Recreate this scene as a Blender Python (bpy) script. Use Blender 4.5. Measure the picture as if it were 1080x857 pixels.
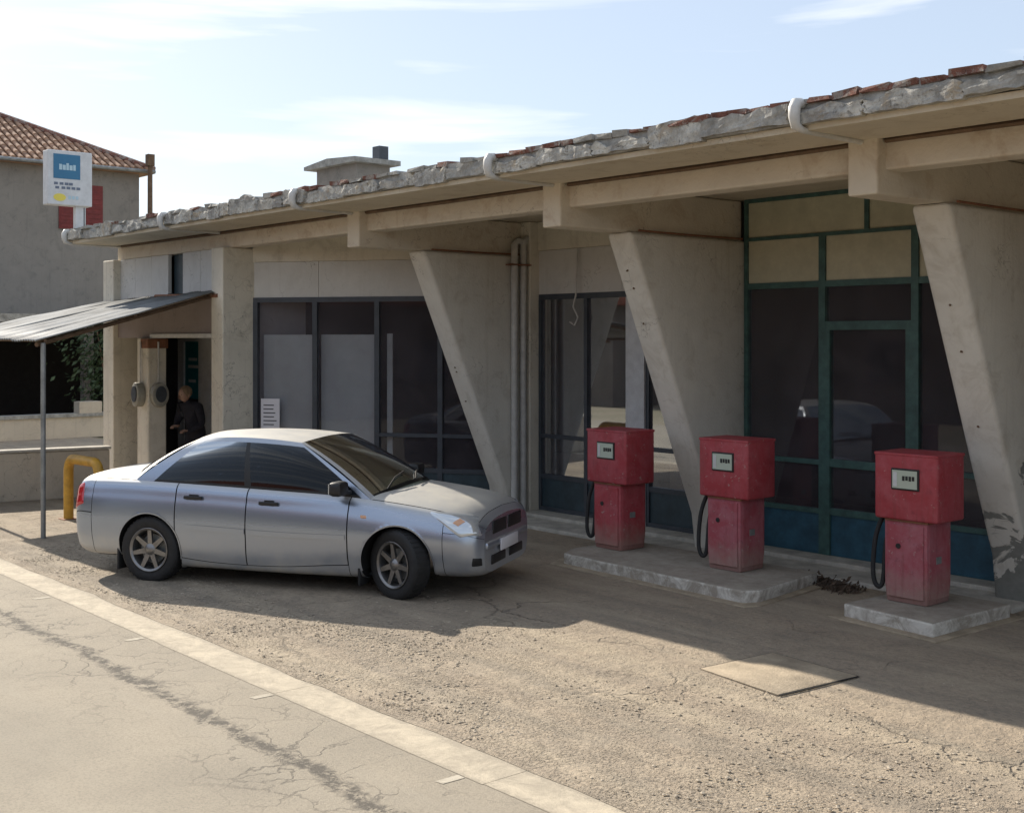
import bpy, bmesh, math, random
from mathutils import Vector, Matrix, noise as mnoise
R = math.radians
random.seed(7)
for o in list(bpy.data.objects): bpy.data.objects.remove(o)
SC = bpy.context.scene
COL = SC.collection

# ------------------------------------------------------------------ camera
YAW = 0.863
cam = bpy.data.cameras.new('camera'); cam_o = bpy.data.objects.new('camera', cam); COL.objects.link(cam_o)
cam_o.location = (0, 0, 2.35); cam_o.rotation_euler = (R(90), 0, YAW)
cam.sensor_width = 36; cam.lens = 36*1300/1080; cam.shift_y = -71.5/1080
cam.clip_start = .1; cam.clip_end = 3000
SC.camera = cam_o
# ------------------------------------------------------------------ sky + sun
TO_SUN = Vector((-1.7, 0.06, 1.0)).normalized()
EL = math.asin(TO_SUN.z)
w = bpy.data.worlds.new('World'); SC.world = w; w.use_nodes = True
nt = w.node_tree; N = nt.nodes; L = nt.links; N.clear()
out = N.new('ShaderNodeOutputWorld'); bg = N.new('ShaderNodeBackground'); bg.inputs[1].default_value = 0.088
sky = N.new('ShaderNodeTexSky'); sky.sky_type = 'NISHITA'; sky.sun_disc = False
sky.sun_elevation = EL; sky.sun_rotation = math.atan2(TO_SUN.x, TO_SUN.y)
sky.altitude = 50; sky.air_density = 1.0; sky.dust_density = 0.9; sky.ozone_density = 1.0
tc = N.new('ShaderNodeTexCoord'); mp = N.new('ShaderNodeMapping')
mp.inputs['Location'].default_value = (3.1, 1.7, .4); mp.inputs['Rotation'].default_value = (R(2), R(-5), 0); mp.inputs['Scale'].default_value = (2.2, 2.2, 24)
L.new(tc.outputs['Generated'], mp.inputs[0])
nz = N.new('ShaderNodeTexNoise'); nz.inputs['Scale'].default_value = 1.15; nz.inputs['Detail'].default_value = 7; nz.inputs['Roughness'].default_value = .5; nz.inputs['Distortion'].default_value = .35
L.new(mp.outputs[0], nz.inputs['Vector'])
veil = N.new('ShaderNodeMix'); veil.data_type = 'RGBA'; veil.inputs['Factor'].default_value = .72
L.new(sky.outputs[0], veil.inputs['A']); veil.inputs['B'].default_value = (3.35, 3.85, 4.65, 1)
rp = N.new('ShaderNodeValToRGB'); rp.color_ramp.elements[0].position = .50; rp.color_ramp.elements[1].position = .68
rp.color_ramp.elements[0].color = (0, 0, 0, 1); rp.color_ramp.elements[1].color = (.85, .85, .85, 1)
L.new(nz.outputs[0], rp.inputs[0])
mx = N.new('ShaderNodeMix'); mx.data_type = 'RGBA'
L.new(rp.outputs[0], mx.inputs['Factor']); L.new(veil.outputs['Result'], mx.inputs['A']); mx.inputs['B'].default_value = (6.4, 6.5, 6.6, 1)
L.new(mx.outputs['Result'], bg.inputs[0]); L.new(bg.outputs[0], out.inputs[0])
sun = bpy.data.lights.new('sun', 'SUN'); sun.energy = 3.6; sun.angle = R(.55); sun.color = (1, .91, .78)
sun_o = bpy.data.objects.new('sun', sun); COL.objects.link(sun_o); sun_o.location = (-30, 0, 30)
sun_o.rotation_euler = TO_SUN.to_track_quat('Z', 'Y').to_euler()
SC.view_settings.view_transform = 'Standard'; SC.view_settings.look = 'None'; SC.view_settings.gamma = 1
SC.view_settings.exposure = 1.12
SC.render.engine = 'CYCLES'; SC.cycles.max_bounces = 5; SC.cycles.diffuse_bounces = 3; SC.cycles.glossy_bounces = 3; SC.cycles.transparent_max_bounces = 10; SC.cycles.caustics_reflective = False; SC.cycles.caustics_refractive = False

# ------------------------------------------------------------------ materials
def nodes(name):
    m = bpy.data.materials.new(name); m.use_nodes = True
    t = m.node_tree; b = t.nodes['Principled BSDF']
    return m, t, b
def col4(c): return (c[0], c[1], c[2], 1)
def noise_n(t, scale, detail=6, rough=.6, vec=None, dist=0):
    n = t.nodes.new('ShaderNodeTexNoise'); n.inputs['Scale'].default_value = scale
    n.inputs['Detail'].default_value = min(detail, 4.5); n.inputs['Roughness'].default_value = rough; n.inputs['Distortion'].default_value = dist
    if vec is None:
        g = t.nodes.new('ShaderNodeNewGeometry'); vec = g.outputs['Position']
    t.links.new(vec, n.inputs['Vector']); return n.outputs[0]
def ramp(t, fac, p0, p1, c0=(0, 0, 0), c1=(1, 1, 1)):
    r = t.nodes.new('ShaderNodeValToRGB'); e = r.color_ramp.elements
    e[0].position = p0; e[1].position = p1; e[0].color = col4(c0); e[1].color = col4(c1)
    t.links.new(fac, r.inputs[0]); return r.outputs[0]
def mixc(t, fac, a, b, mode='MIX'):
    m = t.nodes.new('ShaderNodeMix'); m.data_type = 'RGBA'; m.blend_type = mode
    for s, v in (('Factor', fac), ('A', a), ('B', b)):
        if isinstance(v, (int, float)): m.inputs[s].default_value = v
        elif isinstance(v, tuple): m.inputs[s].default_value = col4(v)
        else: t.links.new(v, m.inputs[s])
    return m.outputs['Result']
def math_n(t, op, a, b=0., c=None):
    m = t.nodes.new('ShaderNodeMath'); m.operation = op
    for i, v in enumerate((a, b, c)):
        if v is None: continue
        if isinstance(v, (int, float)): m.inputs[i].default_value = v
        else: t.links.new(v, m.inputs[i])
    return m.outputs[0]
def bump(t, b, h, strength=.4, dist=.01):
    n = t.nodes.new('ShaderNodeBump'); n.inputs['Strength'].default_value = strength; n.inputs['Distance'].default_value = dist
    t.links.new(h, n.inputs['Height']); t.links.new(n.outputs[0], b.inputs['Normal'])
def posxyz(t, obj=False):
    if obj:
        g = t.nodes.new('ShaderNodeTexCoord'); v = g.outputs['Object']
    else:
        g = t.nodes.new('ShaderNodeNewGeometry'); v = g.outputs['Position']
    s = t.nodes.new('ShaderNodeSeparateXYZ'); t.links.new(v, s.inputs[0]); return s.outputs
def plain(name, c, rough=.6, metal=0., var=.25, scale=6, bumpv=.15, bscale=60, spec=.5):
    m, t, b = nodes(name)
    f = noise_n(t, scale, 8, .65); f2 = noise_n(t, scale*7.3, 4)
    dark = tuple(x*(1-var) for x in c); lite = tuple(min(1, x*(1+var*.6)) for x in c)
    cc = mixc(t, ramp(t, f, .3, .7), dark, lite); cc = mixc(t, ramp(t, f2, .35, .75, (0, 0, 0), (.35, .35, .35)), cc, dark)
    t.links.new(cc, b.inputs['Base Color'])
    b.inputs['Roughness'].default_value = rough; b.inputs['Metallic'].default_value = metal; b.inputs['Specular IOR Level'].default_value = spec
    if bumpv: bump(t, b, noise_n(t, bscale, 5), bumpv, .01)
    return m
def painted_wall(name, c, stain, amount=.5, rough=.85, streak=True, peel=None, peel_z=0.):
    """old painted render: blotches, vertical drip streaks, hairline cracks; optional peeling"""
    m, t, b = nodes(name); x, y, z = posxyz(t)
    base = mixc(t, ramp(t, noise_n(t, 1.3, 8, .7), .35, .7), c, tuple(v*.86 for v in c))
    st = ramp(t, noise_n(t, 3.1, 9, .75, dist=.6), .52, .78)
    base = mixc(t, math_n(t, 'MULTIPLY', st, amount), base, stain)
    if streak:
        cv = t.nodes.new('ShaderNodeCombineXYZ')
        t.links.new(math_n(t, 'MULTIPLY', x, 9.), cv.inputs[0]); t.links.new(math_n(t, 'MULTIPLY', y, 9.), cv.inputs[1]); t.links.new(math_n(t, 'MULTIPLY', z, .45), cv.inputs[2])
        sk = ramp(t, noise_n(t, 1., 5, .6, cv.outputs[0]), .55, .8)
        base = mixc(t, math_n(t, 'MULTIPLY', sk, amount*.7), base, stain)
    vo = t.nodes.new('ShaderNodeTexVoronoi'); vo.feature = 'DISTANCE_TO_EDGE'; vo.inputs['Scale'].default_value = 1.7
    g = t.nodes.new('ShaderNodeNewGeometry'); wv = t.nodes.new('ShaderNodeVectorMath'); wv.operation = 'ADD'
    nn = t.nodes.new('ShaderNodeTexNoise'); nn.inputs['Scale'].default_value = 3; nn.inputs['Detail'].default_value = 6
    t.links.new(g.outputs['Position'], nn.inputs['Vector']); t.links.new(g.outputs['Position'], wv.inputs[0]); t.links.new(nn.outputs['Color'], wv.inputs[1]); t.links.new(wv.outputs[0], vo.inputs['Vector'])
    ck = math_n(t, 'MULTIPLY', ramp(t, vo.outputs['Distance'], 0., .008, (1, 1, 1), (0, 0, 0)), ramp(t, noise_n(t, .9, 3), .48, .56))
    base = mixc(t, math_n(t, 'MULTIPLY', ck, .7), base, tuple(v*.35 for v in stain))
    h = noise_n(t, 35, 6)
    if peel:
        zz = math_n(t, 'MULTIPLY', math_n(t, 'SUBTRACT', z, peel_z), .2)
        pn = math_n(t, 'SUBTRACT', noise_n(t, 2.3, 7, .62, dist=.8), zz)
        pk = ramp(t, pn, .555, .575)
        pc = mixc(t, noise_n(t, 14, 6), peel, tuple(v*.55 for v in peel))
        base = mixc(t, pk, base, pc); h = math_n(t, 'SUBTRACT', h, math_n(t, 'MULTIPLY', pk, 1.2))
    t.links.new(base, b.inputs['Base Color']); b.inputs['Roughness'].default_value = rough
    bump(t, b, h, .35, .012)
    return m
def glass(name, tint, refl=.5, rough=.02, dirt=.12):
    m, t, b = nodes(name); t.nodes.remove(b)
    o = t.nodes['Material Output']; tr = t.nodes.new('ShaderNodeBsdfTransparent'); tr.inputs[0].default_value = col4(tint)
    gl = t.nodes.new('ShaderNodeBsdfGlossy'); gl.inputs['Roughness'].default_value = rough; gl.inputs[0].default_value = (.9, .95, 1, 1)
    lw = t.nodes.new('ShaderNodeFresnel'); lw.inputs[0].default_value = 1.5
    ms = t.nodes.new('ShaderNodeMixShader'); t.links.new(math_n(t, 'MULTIPLY', lw.outputs[0], refl*2), ms.inputs[0])
    t.links.new(tr.outputs[0], ms.inputs[1]); t.links.new(gl.outputs[0], ms.inputs[2])
    df = t.nodes.new('ShaderNodeBsdfDiffuse'); df.inputs[0].default_value = (.36, .32, .35, 1)
    m2 = t.nodes.new('ShaderNodeMixShader'); t.links.new(math_n(t, 'MULTIPLY', ramp(t, noise_n(t, 2.2, 8, .7), .3, .8, (.35, .35, .35), (1, 1, 1)), dirt), m2.inputs[0])
    t.links.new(ms.outputs[0], m2.inputs[1]); t.links.new(df.outputs[0], m2.inputs[2]); t.links.new(m2.outputs[0], o.inputs[0])
    return m
M = {}
CREAM = (.74, .69, .58); STAIN = (.27, .23, .17)
M['wall'] = painted_wall('old_cream_paint', CREAM, STAIN, .45)
M['fin'] = painted_wall('fin_paint', (.70, .67, .60), (.36, .31, .24), .55, peel=(.30, .30, .27), peel_z=.82)
M['fin_clean'] = painted_wall('fin_paint_sound', (.70, .67, .60), (.36, .31, .24), .5)
M['soffit'] = painted_wall('soffit_paint', (.62, .55, .43), (.36, .28, .18), .6, streak=False)
M['beam'] = painted_wall('beam_paint', (.68, .61, .50), (.40, .28, .18), .75, streak=False)
M['white_wall'] = painted_wall('white_wall_paint', (.66, .65, .62), (.42, .40, .36), .35)
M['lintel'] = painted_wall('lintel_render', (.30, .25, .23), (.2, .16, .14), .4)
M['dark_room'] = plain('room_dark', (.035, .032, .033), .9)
M['house_wall'] = painted_wall('house_cement_render', (.27, .245, .215), (.15, .14, .125), .75)
M['low_wall'] = painted_wall('low_wall_render', (.56, .49, .39), (.22, .19, .15), .6)
M['frame_dark'] = plain('frame_grey_blue', (.055, .065, .08), .45, 0, .3)
M['frame_green'] = plain('frame_green', (.055, .125, .115), .5, 0, .4, 9)
M['panel_blue'] = plain('panel_blue', (.03, .105, .16), .5, 0, .45, 5)
M['panel_teal'] = plain('panel_teal', (.035, .06, .075), .5, 0, .4, 5)
M['panel_cream'] = plain('panel_cream', (.52, .50, .37), .55, 0, .18, 4)
M['white_pvc'] = plain('white_pvc', (.58, .57, .54), .5, 0, .2, 9)
M['white_paint'] = plain('white_paint', (.62, .63, .64), .5, 0, .15, 9)
M['glass'] = glass('window_glass', (.88, .87, .89), .20)
M['tint'] = glass('car_side_glass', (.05, .07, .10), .30, .03, .015)
M['wscreen'] = glass('car_windscreen', (.30, .36, .34), .38, .03, .05)
M['rubber'] = plain('rubber', (.02, .02, .021), .75, 0, .4, 20)
M['black'] = plain('black_plastic', (.018, .018, .019), .5, 0, .3, 20)
M['alloy'] = plain('alloy', (.27, .265, .265), .35, .85, .25, 15)
M['blind'] = plain('blind_fabric', (.66, .73, .70), .9, 0, .08, 2)
M['paper'] = plain('paper', (.75, .74, .78), .8, 0, .05, 3, 0)
M['yellow'] = plain('yellow_paint', (.62, .34, .045), .5, 0, .35, 7)
M['meter'] = plain('meter_case', (.33, .32, .27), .5, 0, .3, 8)
M['rust'] = plain('rust_brown', (.25, .11, .06), .85, 0, .45, 8)
M['steel'] = plain('galv_steel', (.30, .31, .31), .5, .5, .35, 6)
M['sheet'] = plain('awning_sheet', (.22, .235, .245), .7, .0, .55, 1.6)
M['skin'] = plain('skin', (.42, .26, .19), .6, 0, .1, 9)
M['jacket'] = plain('dark_jacket', (.022, .022, .032), .9, 0, .3, 9)
M['hair'] = plain('hair_sandy', (.26, .18, .11), .8, 0, .4, 30)
M['wood'] = plain('old_wood', (.16, .10, .06), .8, 0, .4, 8)
M['carton'] = plain('carton', (.30, .22, .14), .85, 0, .3, 5)
M['shutter'] = plain('shutter_red', (.20, .03, .028), .65, 0, .35, 6)
M['leaf'] = plain('dark_leaf', (.045, .075, .03), .6, 0, .5, 3, 0)
M['dry_leaf'] = plain('dry_leaf', (.12, .085, .06), .9, 0, .6, 5, 0)
M['opp_wall'] = plain('opposite_wall', (.17, .15, .13), .9, 0, .3, 1.5)
M['opp_roof'] = plain('opposite_roof', (.30, .10, .06), .85, 0, .4, 3)
m, t, b = nodes('brick_red'); a = mixc(t, ramp(t, noise_n(t, 8, 4, .8), .3, .7), (.12, .055, .042), (.25, .105, .072)); a = mixc(t, math_n(t, 'MULTIPLY', ramp(t, noise_n(t, 6, 5, .85, dist=.6), .5, .6), .8), a, (.33, .31, .28))
t.links.new(a, b.inputs['Base Color']); b.inputs['Roughness'].default_value = .95; bump(t, b, noise_n(t, 35, 5, .8), .8, .02); M['brick_red'] = m
M['tile'] = plain('roof_tile', (.42, .25, .16), .85, 0, .5, 3.2, .3, 30)
M['conc'] = plain('bare_concrete', (.36, .35, .32), .92, 0, .5, 7, .6, 45)
m, t, b = nodes('fascia_plaster'); a = mixc(t, ramp(t, noise_n(t, 5.5, 5, .7), .38, .62), (.27, .26, .24), (.58, .56, .50))
a = mixc(t, math_n(t, 'MULTIPLY', ramp(t, noise_n(t, 11, 5, .8, dist=.8), .55, .66), .85), a, (.09, .085, .075)); a = mixc(t, math_n(t, 'MULTIPLY', ramp(t, noise_n(t, 3.3, 4, .7), .58, .68), .7), a, (.40, .31, .20))
t.links.new(a, b.inputs['Base Color']); b.inputs['Roughness'].default_value = .95; bump(t, b, noise_n(t, 30, 5, .8), .8, .02); M['plaster_chip'] = m
M['kerb'] = plain('kerb_concrete', (.54, .51, .45), .9, 0, .35, 5, .5, 50)
m, t, b = nodes('whitewashed_kerb'); g = t.nodes.new('ShaderNodeNewGeometry'); sx = t.nodes.new('ShaderNodeSeparateXYZ'); t.links.new(g.outputs['Normal'], sx.inputs[0])
pl = mixc(t, ramp(t, noise_n(t, 4, 5, .85, dist=.8), .40, .60), (.68, .65, .59), (.36, .32, .27)); tp = mixc(t, ramp(t, noise_n(t, 4, 5, .8), .35, .7), (.42, .38, .32), (.26, .23, .19))
wn_ = math_n(t, 'MULTIPLY', ramp(t, sx.outputs[2], .55, .9), 1.0)
t.links.new(mixc(t, wn_, pl, tp), b.inputs['Base Color']); b.inputs['Roughness'].default_value = .95; bump(t, b, noise_n(t, 40, 5, .8), .5, .012); M['island'] = m
M['stone'] = plain('gravel_stone', (.46, .39, .30), .95, 0, .55, 11, 0)
M['cover'] = plain('cover_slab_concrete', (.42, .345, .25), .95, 0, .35, 4.5, .7, 55)
M['lamp_lens'] = None
m, t, b = nodes('headlamp_lens'); b.inputs['Base Color'].default_value = (.62, .66, .7, 1); b.inputs['Roughness'].default_value = .08; b.inputs['Metallic'].default_value = .55; M['lamp_lens'] = m
m, t, b = nodes('tail_lens'); b.inputs['Base Color'].default_value = (.5, .012, .02, 1); b.inputs['Roughness'].default_value = .1; b.inputs['Coat Weight'].default_value = 1; M['tail_lens'] = m
m, t, b = nodes('amber_lens'); b.inputs['Base Color'].default_value = (.7, .4, .25, 1); b.inputs['Roughness'].default_value = .1; M['amber'] = m
# pump paint: sun-faded red with rubbed patches
def pump_paint(name, c):
    m, t, b = nodes(name); tc = t.nodes.new('ShaderNodeNewGeometry').outputs['Position']
    f = ramp(t, noise_n(t, 4.5, 9, .7, tc, .5), .4, .72)
    cc = mixc(t, f, c, (c[0]*1.15, c[1]*2.3, c[2]*2.1))
    cc = mixc(t, math_n(t, 'MULTIPLY', ramp(t, noise_n(t, 13, 8, .75, tc), .55, .72), .5), cc, (c[0]*.45, c[1]*.6, c[2]*.7))
    cc = mixc(t, math_n(t, 'MULTIPLY', ramp(t, noise_n(t, 17, 8, .8, tc, .4), .62, .665), .65), cc, (.40, .33, .30))
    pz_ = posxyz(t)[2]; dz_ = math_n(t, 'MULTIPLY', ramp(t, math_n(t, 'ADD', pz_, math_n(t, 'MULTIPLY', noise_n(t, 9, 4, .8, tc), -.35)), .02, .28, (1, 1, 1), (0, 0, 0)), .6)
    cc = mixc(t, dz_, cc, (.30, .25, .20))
    cvv = t.nodes.new('ShaderNodeVectorMath'); cvv.operation = 'MULTIPLY'; cvv.inputs[1].default_value = (26, 26, 2.2); t.links.new(tc, cvv.inputs[0])
    cc = mixc(t, math_n(t, 'MULTIPLY', ramp(t, noise_n(t, 1., 4, .7, cvv.outputs[0]), .52, .7), .35), cc, (.16, .05, .045))
    t.links.new(cc, b.inputs['Base Color']); b.inputs['Roughness'].default_value = .6; bump(t, b, noise_n(t, 40, 4), .12, .006); return m
M['pump_red'] = pump_paint('pump_red', (.36, .040, .052))
M['pump_pink'] = pump_paint('pump_faded_red', (.35, .065, .085))
# display
m, t, b = nodes('pump_display'); b.inputs['Base Color'].default_value = (.46, .52, .44, 1); b.inputs['Roughness'].default_value = .25; M['display'] = m
# car paint with road dust; upward faces also paled to paint in sun glare
m, t, b = nodes('silver_paint'); g = t.nodes.new('ShaderNodeNewGeometry')
sx = t.nodes.new('ShaderNodeSeparateXYZ'); t.links.new(g.outputs['Normal'], sx.inputs[0])
dust_glare = math_n(t, 'MULTIPLY', ramp(t, sx.outputs[2], .45, .95), ramp(t, noise_n(t, 2.5, 8, .7), .25, .8, (.5, .5, .5), (.92, .92, .92)))
pz = posxyz(t)[2]; low = math_n(t, 'MULTIPLY', ramp(t, pz, .2, .62, (1, 1, 1), (0, 0, 0)), ramp(t, noise_n(t, 3.5, 8, .7), .3, .75, (.15, .15, .15), (.75, .75, .75)))
dust_glare = math_n(t, 'MAXIMUM', dust_glare, low)
t.links.new(mixc(t, dust_glare, (.36, .41, .50), (.60, .56, .47)), b.inputs['Base Color'])
t.links.new(math_n(t, 'SUBTRACT', .82, math_n(t, 'MULTIPLY', dust_glare, .75)), b.inputs['Metallic'])
t.links.new(math_n(t, 'ADD', .27, math_n(t, 'MULTIPLY', dust_glare, .4)), b.inputs['Roughness'])
b.inputs['Coat Weight'].default_value = .25; b.inputs['Coat Roughness'].default_value = .12; M['silver'] = m
# forecourt: dusty worn concrete and grit
m, t, b = nodes('forecourt_dusty'); x, y, z = posxyz(t)
a = mixc(t, ramp(t, noise_n(t, .55, 8, .65), .35, .68), (.385, .31, .225), (.30, .245, .185))
a = mixc(t, math_n(t, 'MULTIPLY', ramp(t, noise_n(t, 2.6, 9, .75, dist=.4), .5, .75), .55), a, (.215, .18, .145))
a = mixc(t, math_n(t, 'MULTIPLY', ramp(t, noise_n(t, 24, 6, .85), .46, .64), .62), a, (.175, .15, .12))
gr = t.nodes.new('ShaderNodeTexVoronoi'); gr.inputs['Scale'].default_value = 75
gp = t.nodes.new('ShaderNodeNewGeometry'); t.links.new(gp.outputs['Position'], gr.inputs['Vector'])
band = ramp(t, math_n(t, 'ADD', y, math_n(t, 'MULTIPLY', noise_n(t, .9, 5), 2.2)), 6.6, 8.2, (1, 1, 1), (0, 0, 0))
r = t.nodes.new('ShaderNodeMapRange'); r.inputs[1].default_value = 5.6; r.inputs[2].default_value = 8.2; r.inputs[3].default_value = 1; r.inputs[4].default_value = .12
t.links.new(math_n(t, 'ADD', y, math_n(t, 'MULTIPLY', noise_n(t, .9, 5), 1.4)), r.inputs[0]); gritty = r.outputs[0]
sp = mixc(t, gr.outputs['Color'], (.17, .145, .115), (.46, .40, .31))
sepc = t.nodes.new('ShaderNodeSeparateColor'); t.links.new(gr.outputs['Color'], sepc.inputs[0])
sp = mixc(t, sepc.outputs[0], (.19, .16, .125), (.47, .40, .30))
a = mixc(t, math_n(t, 'MULTIPLY', math_n(t, 'MULTIPLY', gritty, ramp(t, noise_n(t, 1.6, 8, .7), .35, .7)), .55), a, sp)
# wheel-worn streaks running along the road
sv = t.nodes.new('ShaderNodeCombineXYZ'); t.links.new(math_n(t, 'MULTIPLY', x, .22), sv.inputs[0]); t.links.new(math_n(t, 'MULTIPLY', y, 2.1), sv.inputs[1])
a = mixc(t, math_n(t, 'MULTIPLY', ramp(t, noise_n(t, 1., 4, .65, sv.outputs[0]), .48, .66), .55), a, (.44, .37, .27))
sv2 = t.nodes.new('ShaderNodeVectorMath'); sv2.operation = 'ADD'; sv2.inputs[1].default_value = (7, 3, 1); t.links.new(sv.outputs[0], sv2.inputs[0])
a = mixc(t, math_n(t, 'MULTIPLY', ramp(t, noise_n(t, 1.6, 4, .65, sv2.outputs[0]), .52, .68), .45), a, (.20, .175, .14))
# oil and tyre marks near the pumps
oil = math_n(t, 'MULTIPLY', ramp(t, noise_n(t, .8, 7, .7, dist=1.2), .52, .75), math_n(t, 'SUBTRACT', 1.0, gritty))
a = mixc(t, math_n(t, 'MULTIPLY', oil, .5), a, (.12, .105, .09))
# wandering cracks
vo = t.nodes.new('ShaderNodeTexVoronoi'); vo.feature = 'DISTANCE_TO_EDGE'; vo.inputs['Scale'].default_value = .55
wv = t.nodes.new('ShaderNodeVectorMath'); wv.operation = 'ADD'; nn = t.nodes.new('ShaderNodeTexNoise'); nn.inputs['Scale'].default_value = 1.6; nn.inputs['Detail'].default_value = 8
t.links.new(gp.outputs['Position'], nn.inputs['Vector']); t.links.new(gp.outputs['Position'], wv.inputs[0]); t.links.new(nn.outputs['Color'], wv.inputs[1]); t.links.new(wv.outputs[0], vo.inputs['Vector'])
ck = math_n(t, 'MULTIPLY', ramp(t, vo.outputs['Distance'], .0, .012, (1, 1, 1), (0, 0, 0)), ramp(t, noise_n(t, .5, 3), .45, .6))
a = mixc(t, math_n(t, 'MULTIPLY', ck, .55), a, (.12, .10, .08))
t.links.new(a, b.inputs['Base Color']); b.inputs['Roughness'].default_value = .95
gn = math_n(t, 'MULTIPLY', math_n(t, 'MULTIPLY', ramp(t, noise_n(t, 55, 3, .6), .48, .68), gritty), ramp(t, noise_n(t, 3.0, 4, .7), .35, .65))
hh = math_n(t, 'ADD', math_n(t, 'MULTIPLY', gn, .9), math_n(t, 'SUBTRACT', math_n(t, 'ADD', math_n(t, 'MULTIPLY', noise_n(t, 26, 4, .8), .45), math_n(t, 'MULTIPLY', noise_n(t, 5, 4, .7), 1.2)), math_n(t, 'MULTIPLY', ck, .8)))
bump(t, b, hh, .85, .026); M['forecourt'] = m
# road: worn pale asphalt with a sealed crack and branch cracks
m, t, b = nodes('road_asphalt'); x, y, z = posxyz(t)
a = mixc(t, ramp(t, noise_n(t, .7, 7, .65), .35, .68), (.37, .32, .245), (.285, .25, .195))
a = mixc(t, math_n(t, 'MULTIPLY', ramp(t, noise_n(t, 60, 4, .8), .45, .7), .5), a, (.14, .125, .105))
cvx = t.nodes.new('ShaderNodeCombineXYZ'); t.links.new(math_n(t, 'MULTIPLY', x, .35), cvx.inputs[0]); t.links.new(math_n(t, 'MULTIPLY', y, 2.6), cvx.inputs[1])
a = mixc(t, math_n(t, 'MULTIPLY', ramp(t, noise_n(t, 1., 6, .6, cvx.outputs[0]), .5, .75), .4), a, (.36, .32, .255))
yy = math_n(t, 'ADD', math_n(t, 'SUBTRACT', y, 3.55), math_n(t, 'MULTIPLY', math_n(t, 'SUBTRACT', noise_n(t, 1.6, 8, .85), .5), .5))
ln = ramp(t, math_n(t, 'ABSOLUTE', yy), .03, .09, (1, 1, 1), (0, 0, 0)); ln = math_n(t, 'MULTIPLY', ln, ramp(t, noise_n(t, 7, 9, .85), .40, .52))
wd = ramp(t, math_n(t, 'ABSOLUTE', yy), .12, .75, (1, 1, 1), (0, 0, 0))
wv = t.nodes.new('ShaderNodeVectorMath'); wv.operation = 'ADD'; nn = t.nodes.new('ShaderNodeTexNoise'); nn.inputs['Scale'].default_value = 2.2; nn.inputs['Detail'].default_value = 8
gp = t.nodes.new('ShaderNodeNewGeometry'); t.links.new(gp.outputs['Position'], nn.inputs['Vector']); t.links.new(gp.outputs['Position'], wv.inputs[0]); t.links.new(nn.outputs['Color'], wv.inputs[1])
vo = t.nodes.new('ShaderNodeTexVoronoi'); vo.feature = 'DISTANCE_TO_EDGE'; vo.inputs['Scale'].default_value = 2.4; t.links.new(wv.outputs[0], vo.inputs['Vector'])
ck = math_n(t, 'MULTIPLY', ramp(t, vo.outputs['Distance'], .0, .035, (1, 1, 1), (0, 0, 0)), math_n(t, 'MULTIPLY', wd, ramp(t, noise_n(t, .7, 3), .36, .52)))
al = math_n(t, 'MAXIMUM', math_n(t, 'MULTIPLY', ln, .9), math_n(t, 'MULTIPLY', ck, .75))
a = mixc(t, al, a, (.085, .075, .062))
t.links.new(a, b.inputs['Base Color']); b.inputs['Roughness'].default_value = .93
bump(t, b, math_n(t, 'SUBTRACT', noise_n(t, 90, 5, .8), al), .55, .012); M['road'] = m
def worn_line(name, c, thr):
    m, t, b = nodes(name)
    f = math_n(t, 'MULTIPLY', ramp(t, noise_n(t, 4, 9, .85, dist=.5), thr, thr+.25), .85)
    y_ = posxyz(t)[1]; ed = math_n(t, 'ABSOLUTE', math_n(t, 'ADD', math_n(t, 'SUBTRACT', y_, 4.27), math_n(t, 'MULTIPLY', math_n(t, 'SUBTRACT', noise_n(t, 7, 4, .9), .5), .34)))
    if name.startswith('edge'): f = math_n(t, 'MAXIMUM', f, math_n(t, 'MULTIPLY', ramp(t, ed, .085, .15), .9))
    a = mixc(t, f, c, (.33, .285, .22)); t.links.new(a, b.inputs['Base Color']); b.inputs['Roughness'].default_value = .9
    bump(t, b, noise_n(t, 60, 5, .8), .5, .01); return m
M['line'] = worn_line('edge_line_paint', (.52, .45, .34), .38)
M['tick'] = worn_line('tick_paint', (.50, .45, .36), .36)
m, t, b = nodes('dry_earth'); a = mixc(t, ramp(t, noise_n(t, .3, 8, .7), .35, .7), (.30, .25, .18), (.16, .16, .09)); t.links.new(a, b.inputs['Base Color']); b.inputs['Roughness'].default_value = 1; bump(t, b, noise_n(t, 6, 8), .6, .05); M['earth'] = m

# ------------------------------------------------------------------ mesh helpers
def new_obj(name, data, parent=None):
    o = bpy.data.objects.new(name, data); COL.objects.link(o)
    if parent is not None: o.parent = parent
    return o
def mk(name, V, F, mat, parent=None, off=None, smooth=False, sharp=35):
    me = bpy.data.meshes.new(name)
    if off is not None: V = [(v[0]-off[0], v[1]-off[1], v[2]-off[2]) for v in V]
    me.from_pydata([tuple(v) for v in V], [], F); me.validate(); me.update()
    if mat is not None: me.materials.append(mat if not isinstance(mat, str) else M[mat])
    if smooth:
        me.shade_smooth()
        try: me.set_sharp_from_angle(angle=R(sharp))
        except Exception: pass
    return new_obj(name, me, parent)
class MB:
    def __init__(s): s.V = []; s.F = []
    def add(s, V, F):
        k = len(s.V); s.V += [tuple(v) for v in V]; s.F += [tuple(i+k for i in f) for f in F]; return s
    def box(s, x0, x1, y0, y1, z0, z1, bev=0.): 
        V, F = boxvf(x0, x1, y0, y1, z0, z1, bev); return s.add(V, F)
    def build(s, name, mat, parent=None, off=None, smooth=False, sharp=35): return mk(name, s.V, s.F, mat, parent, off, smooth, sharp)
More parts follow.
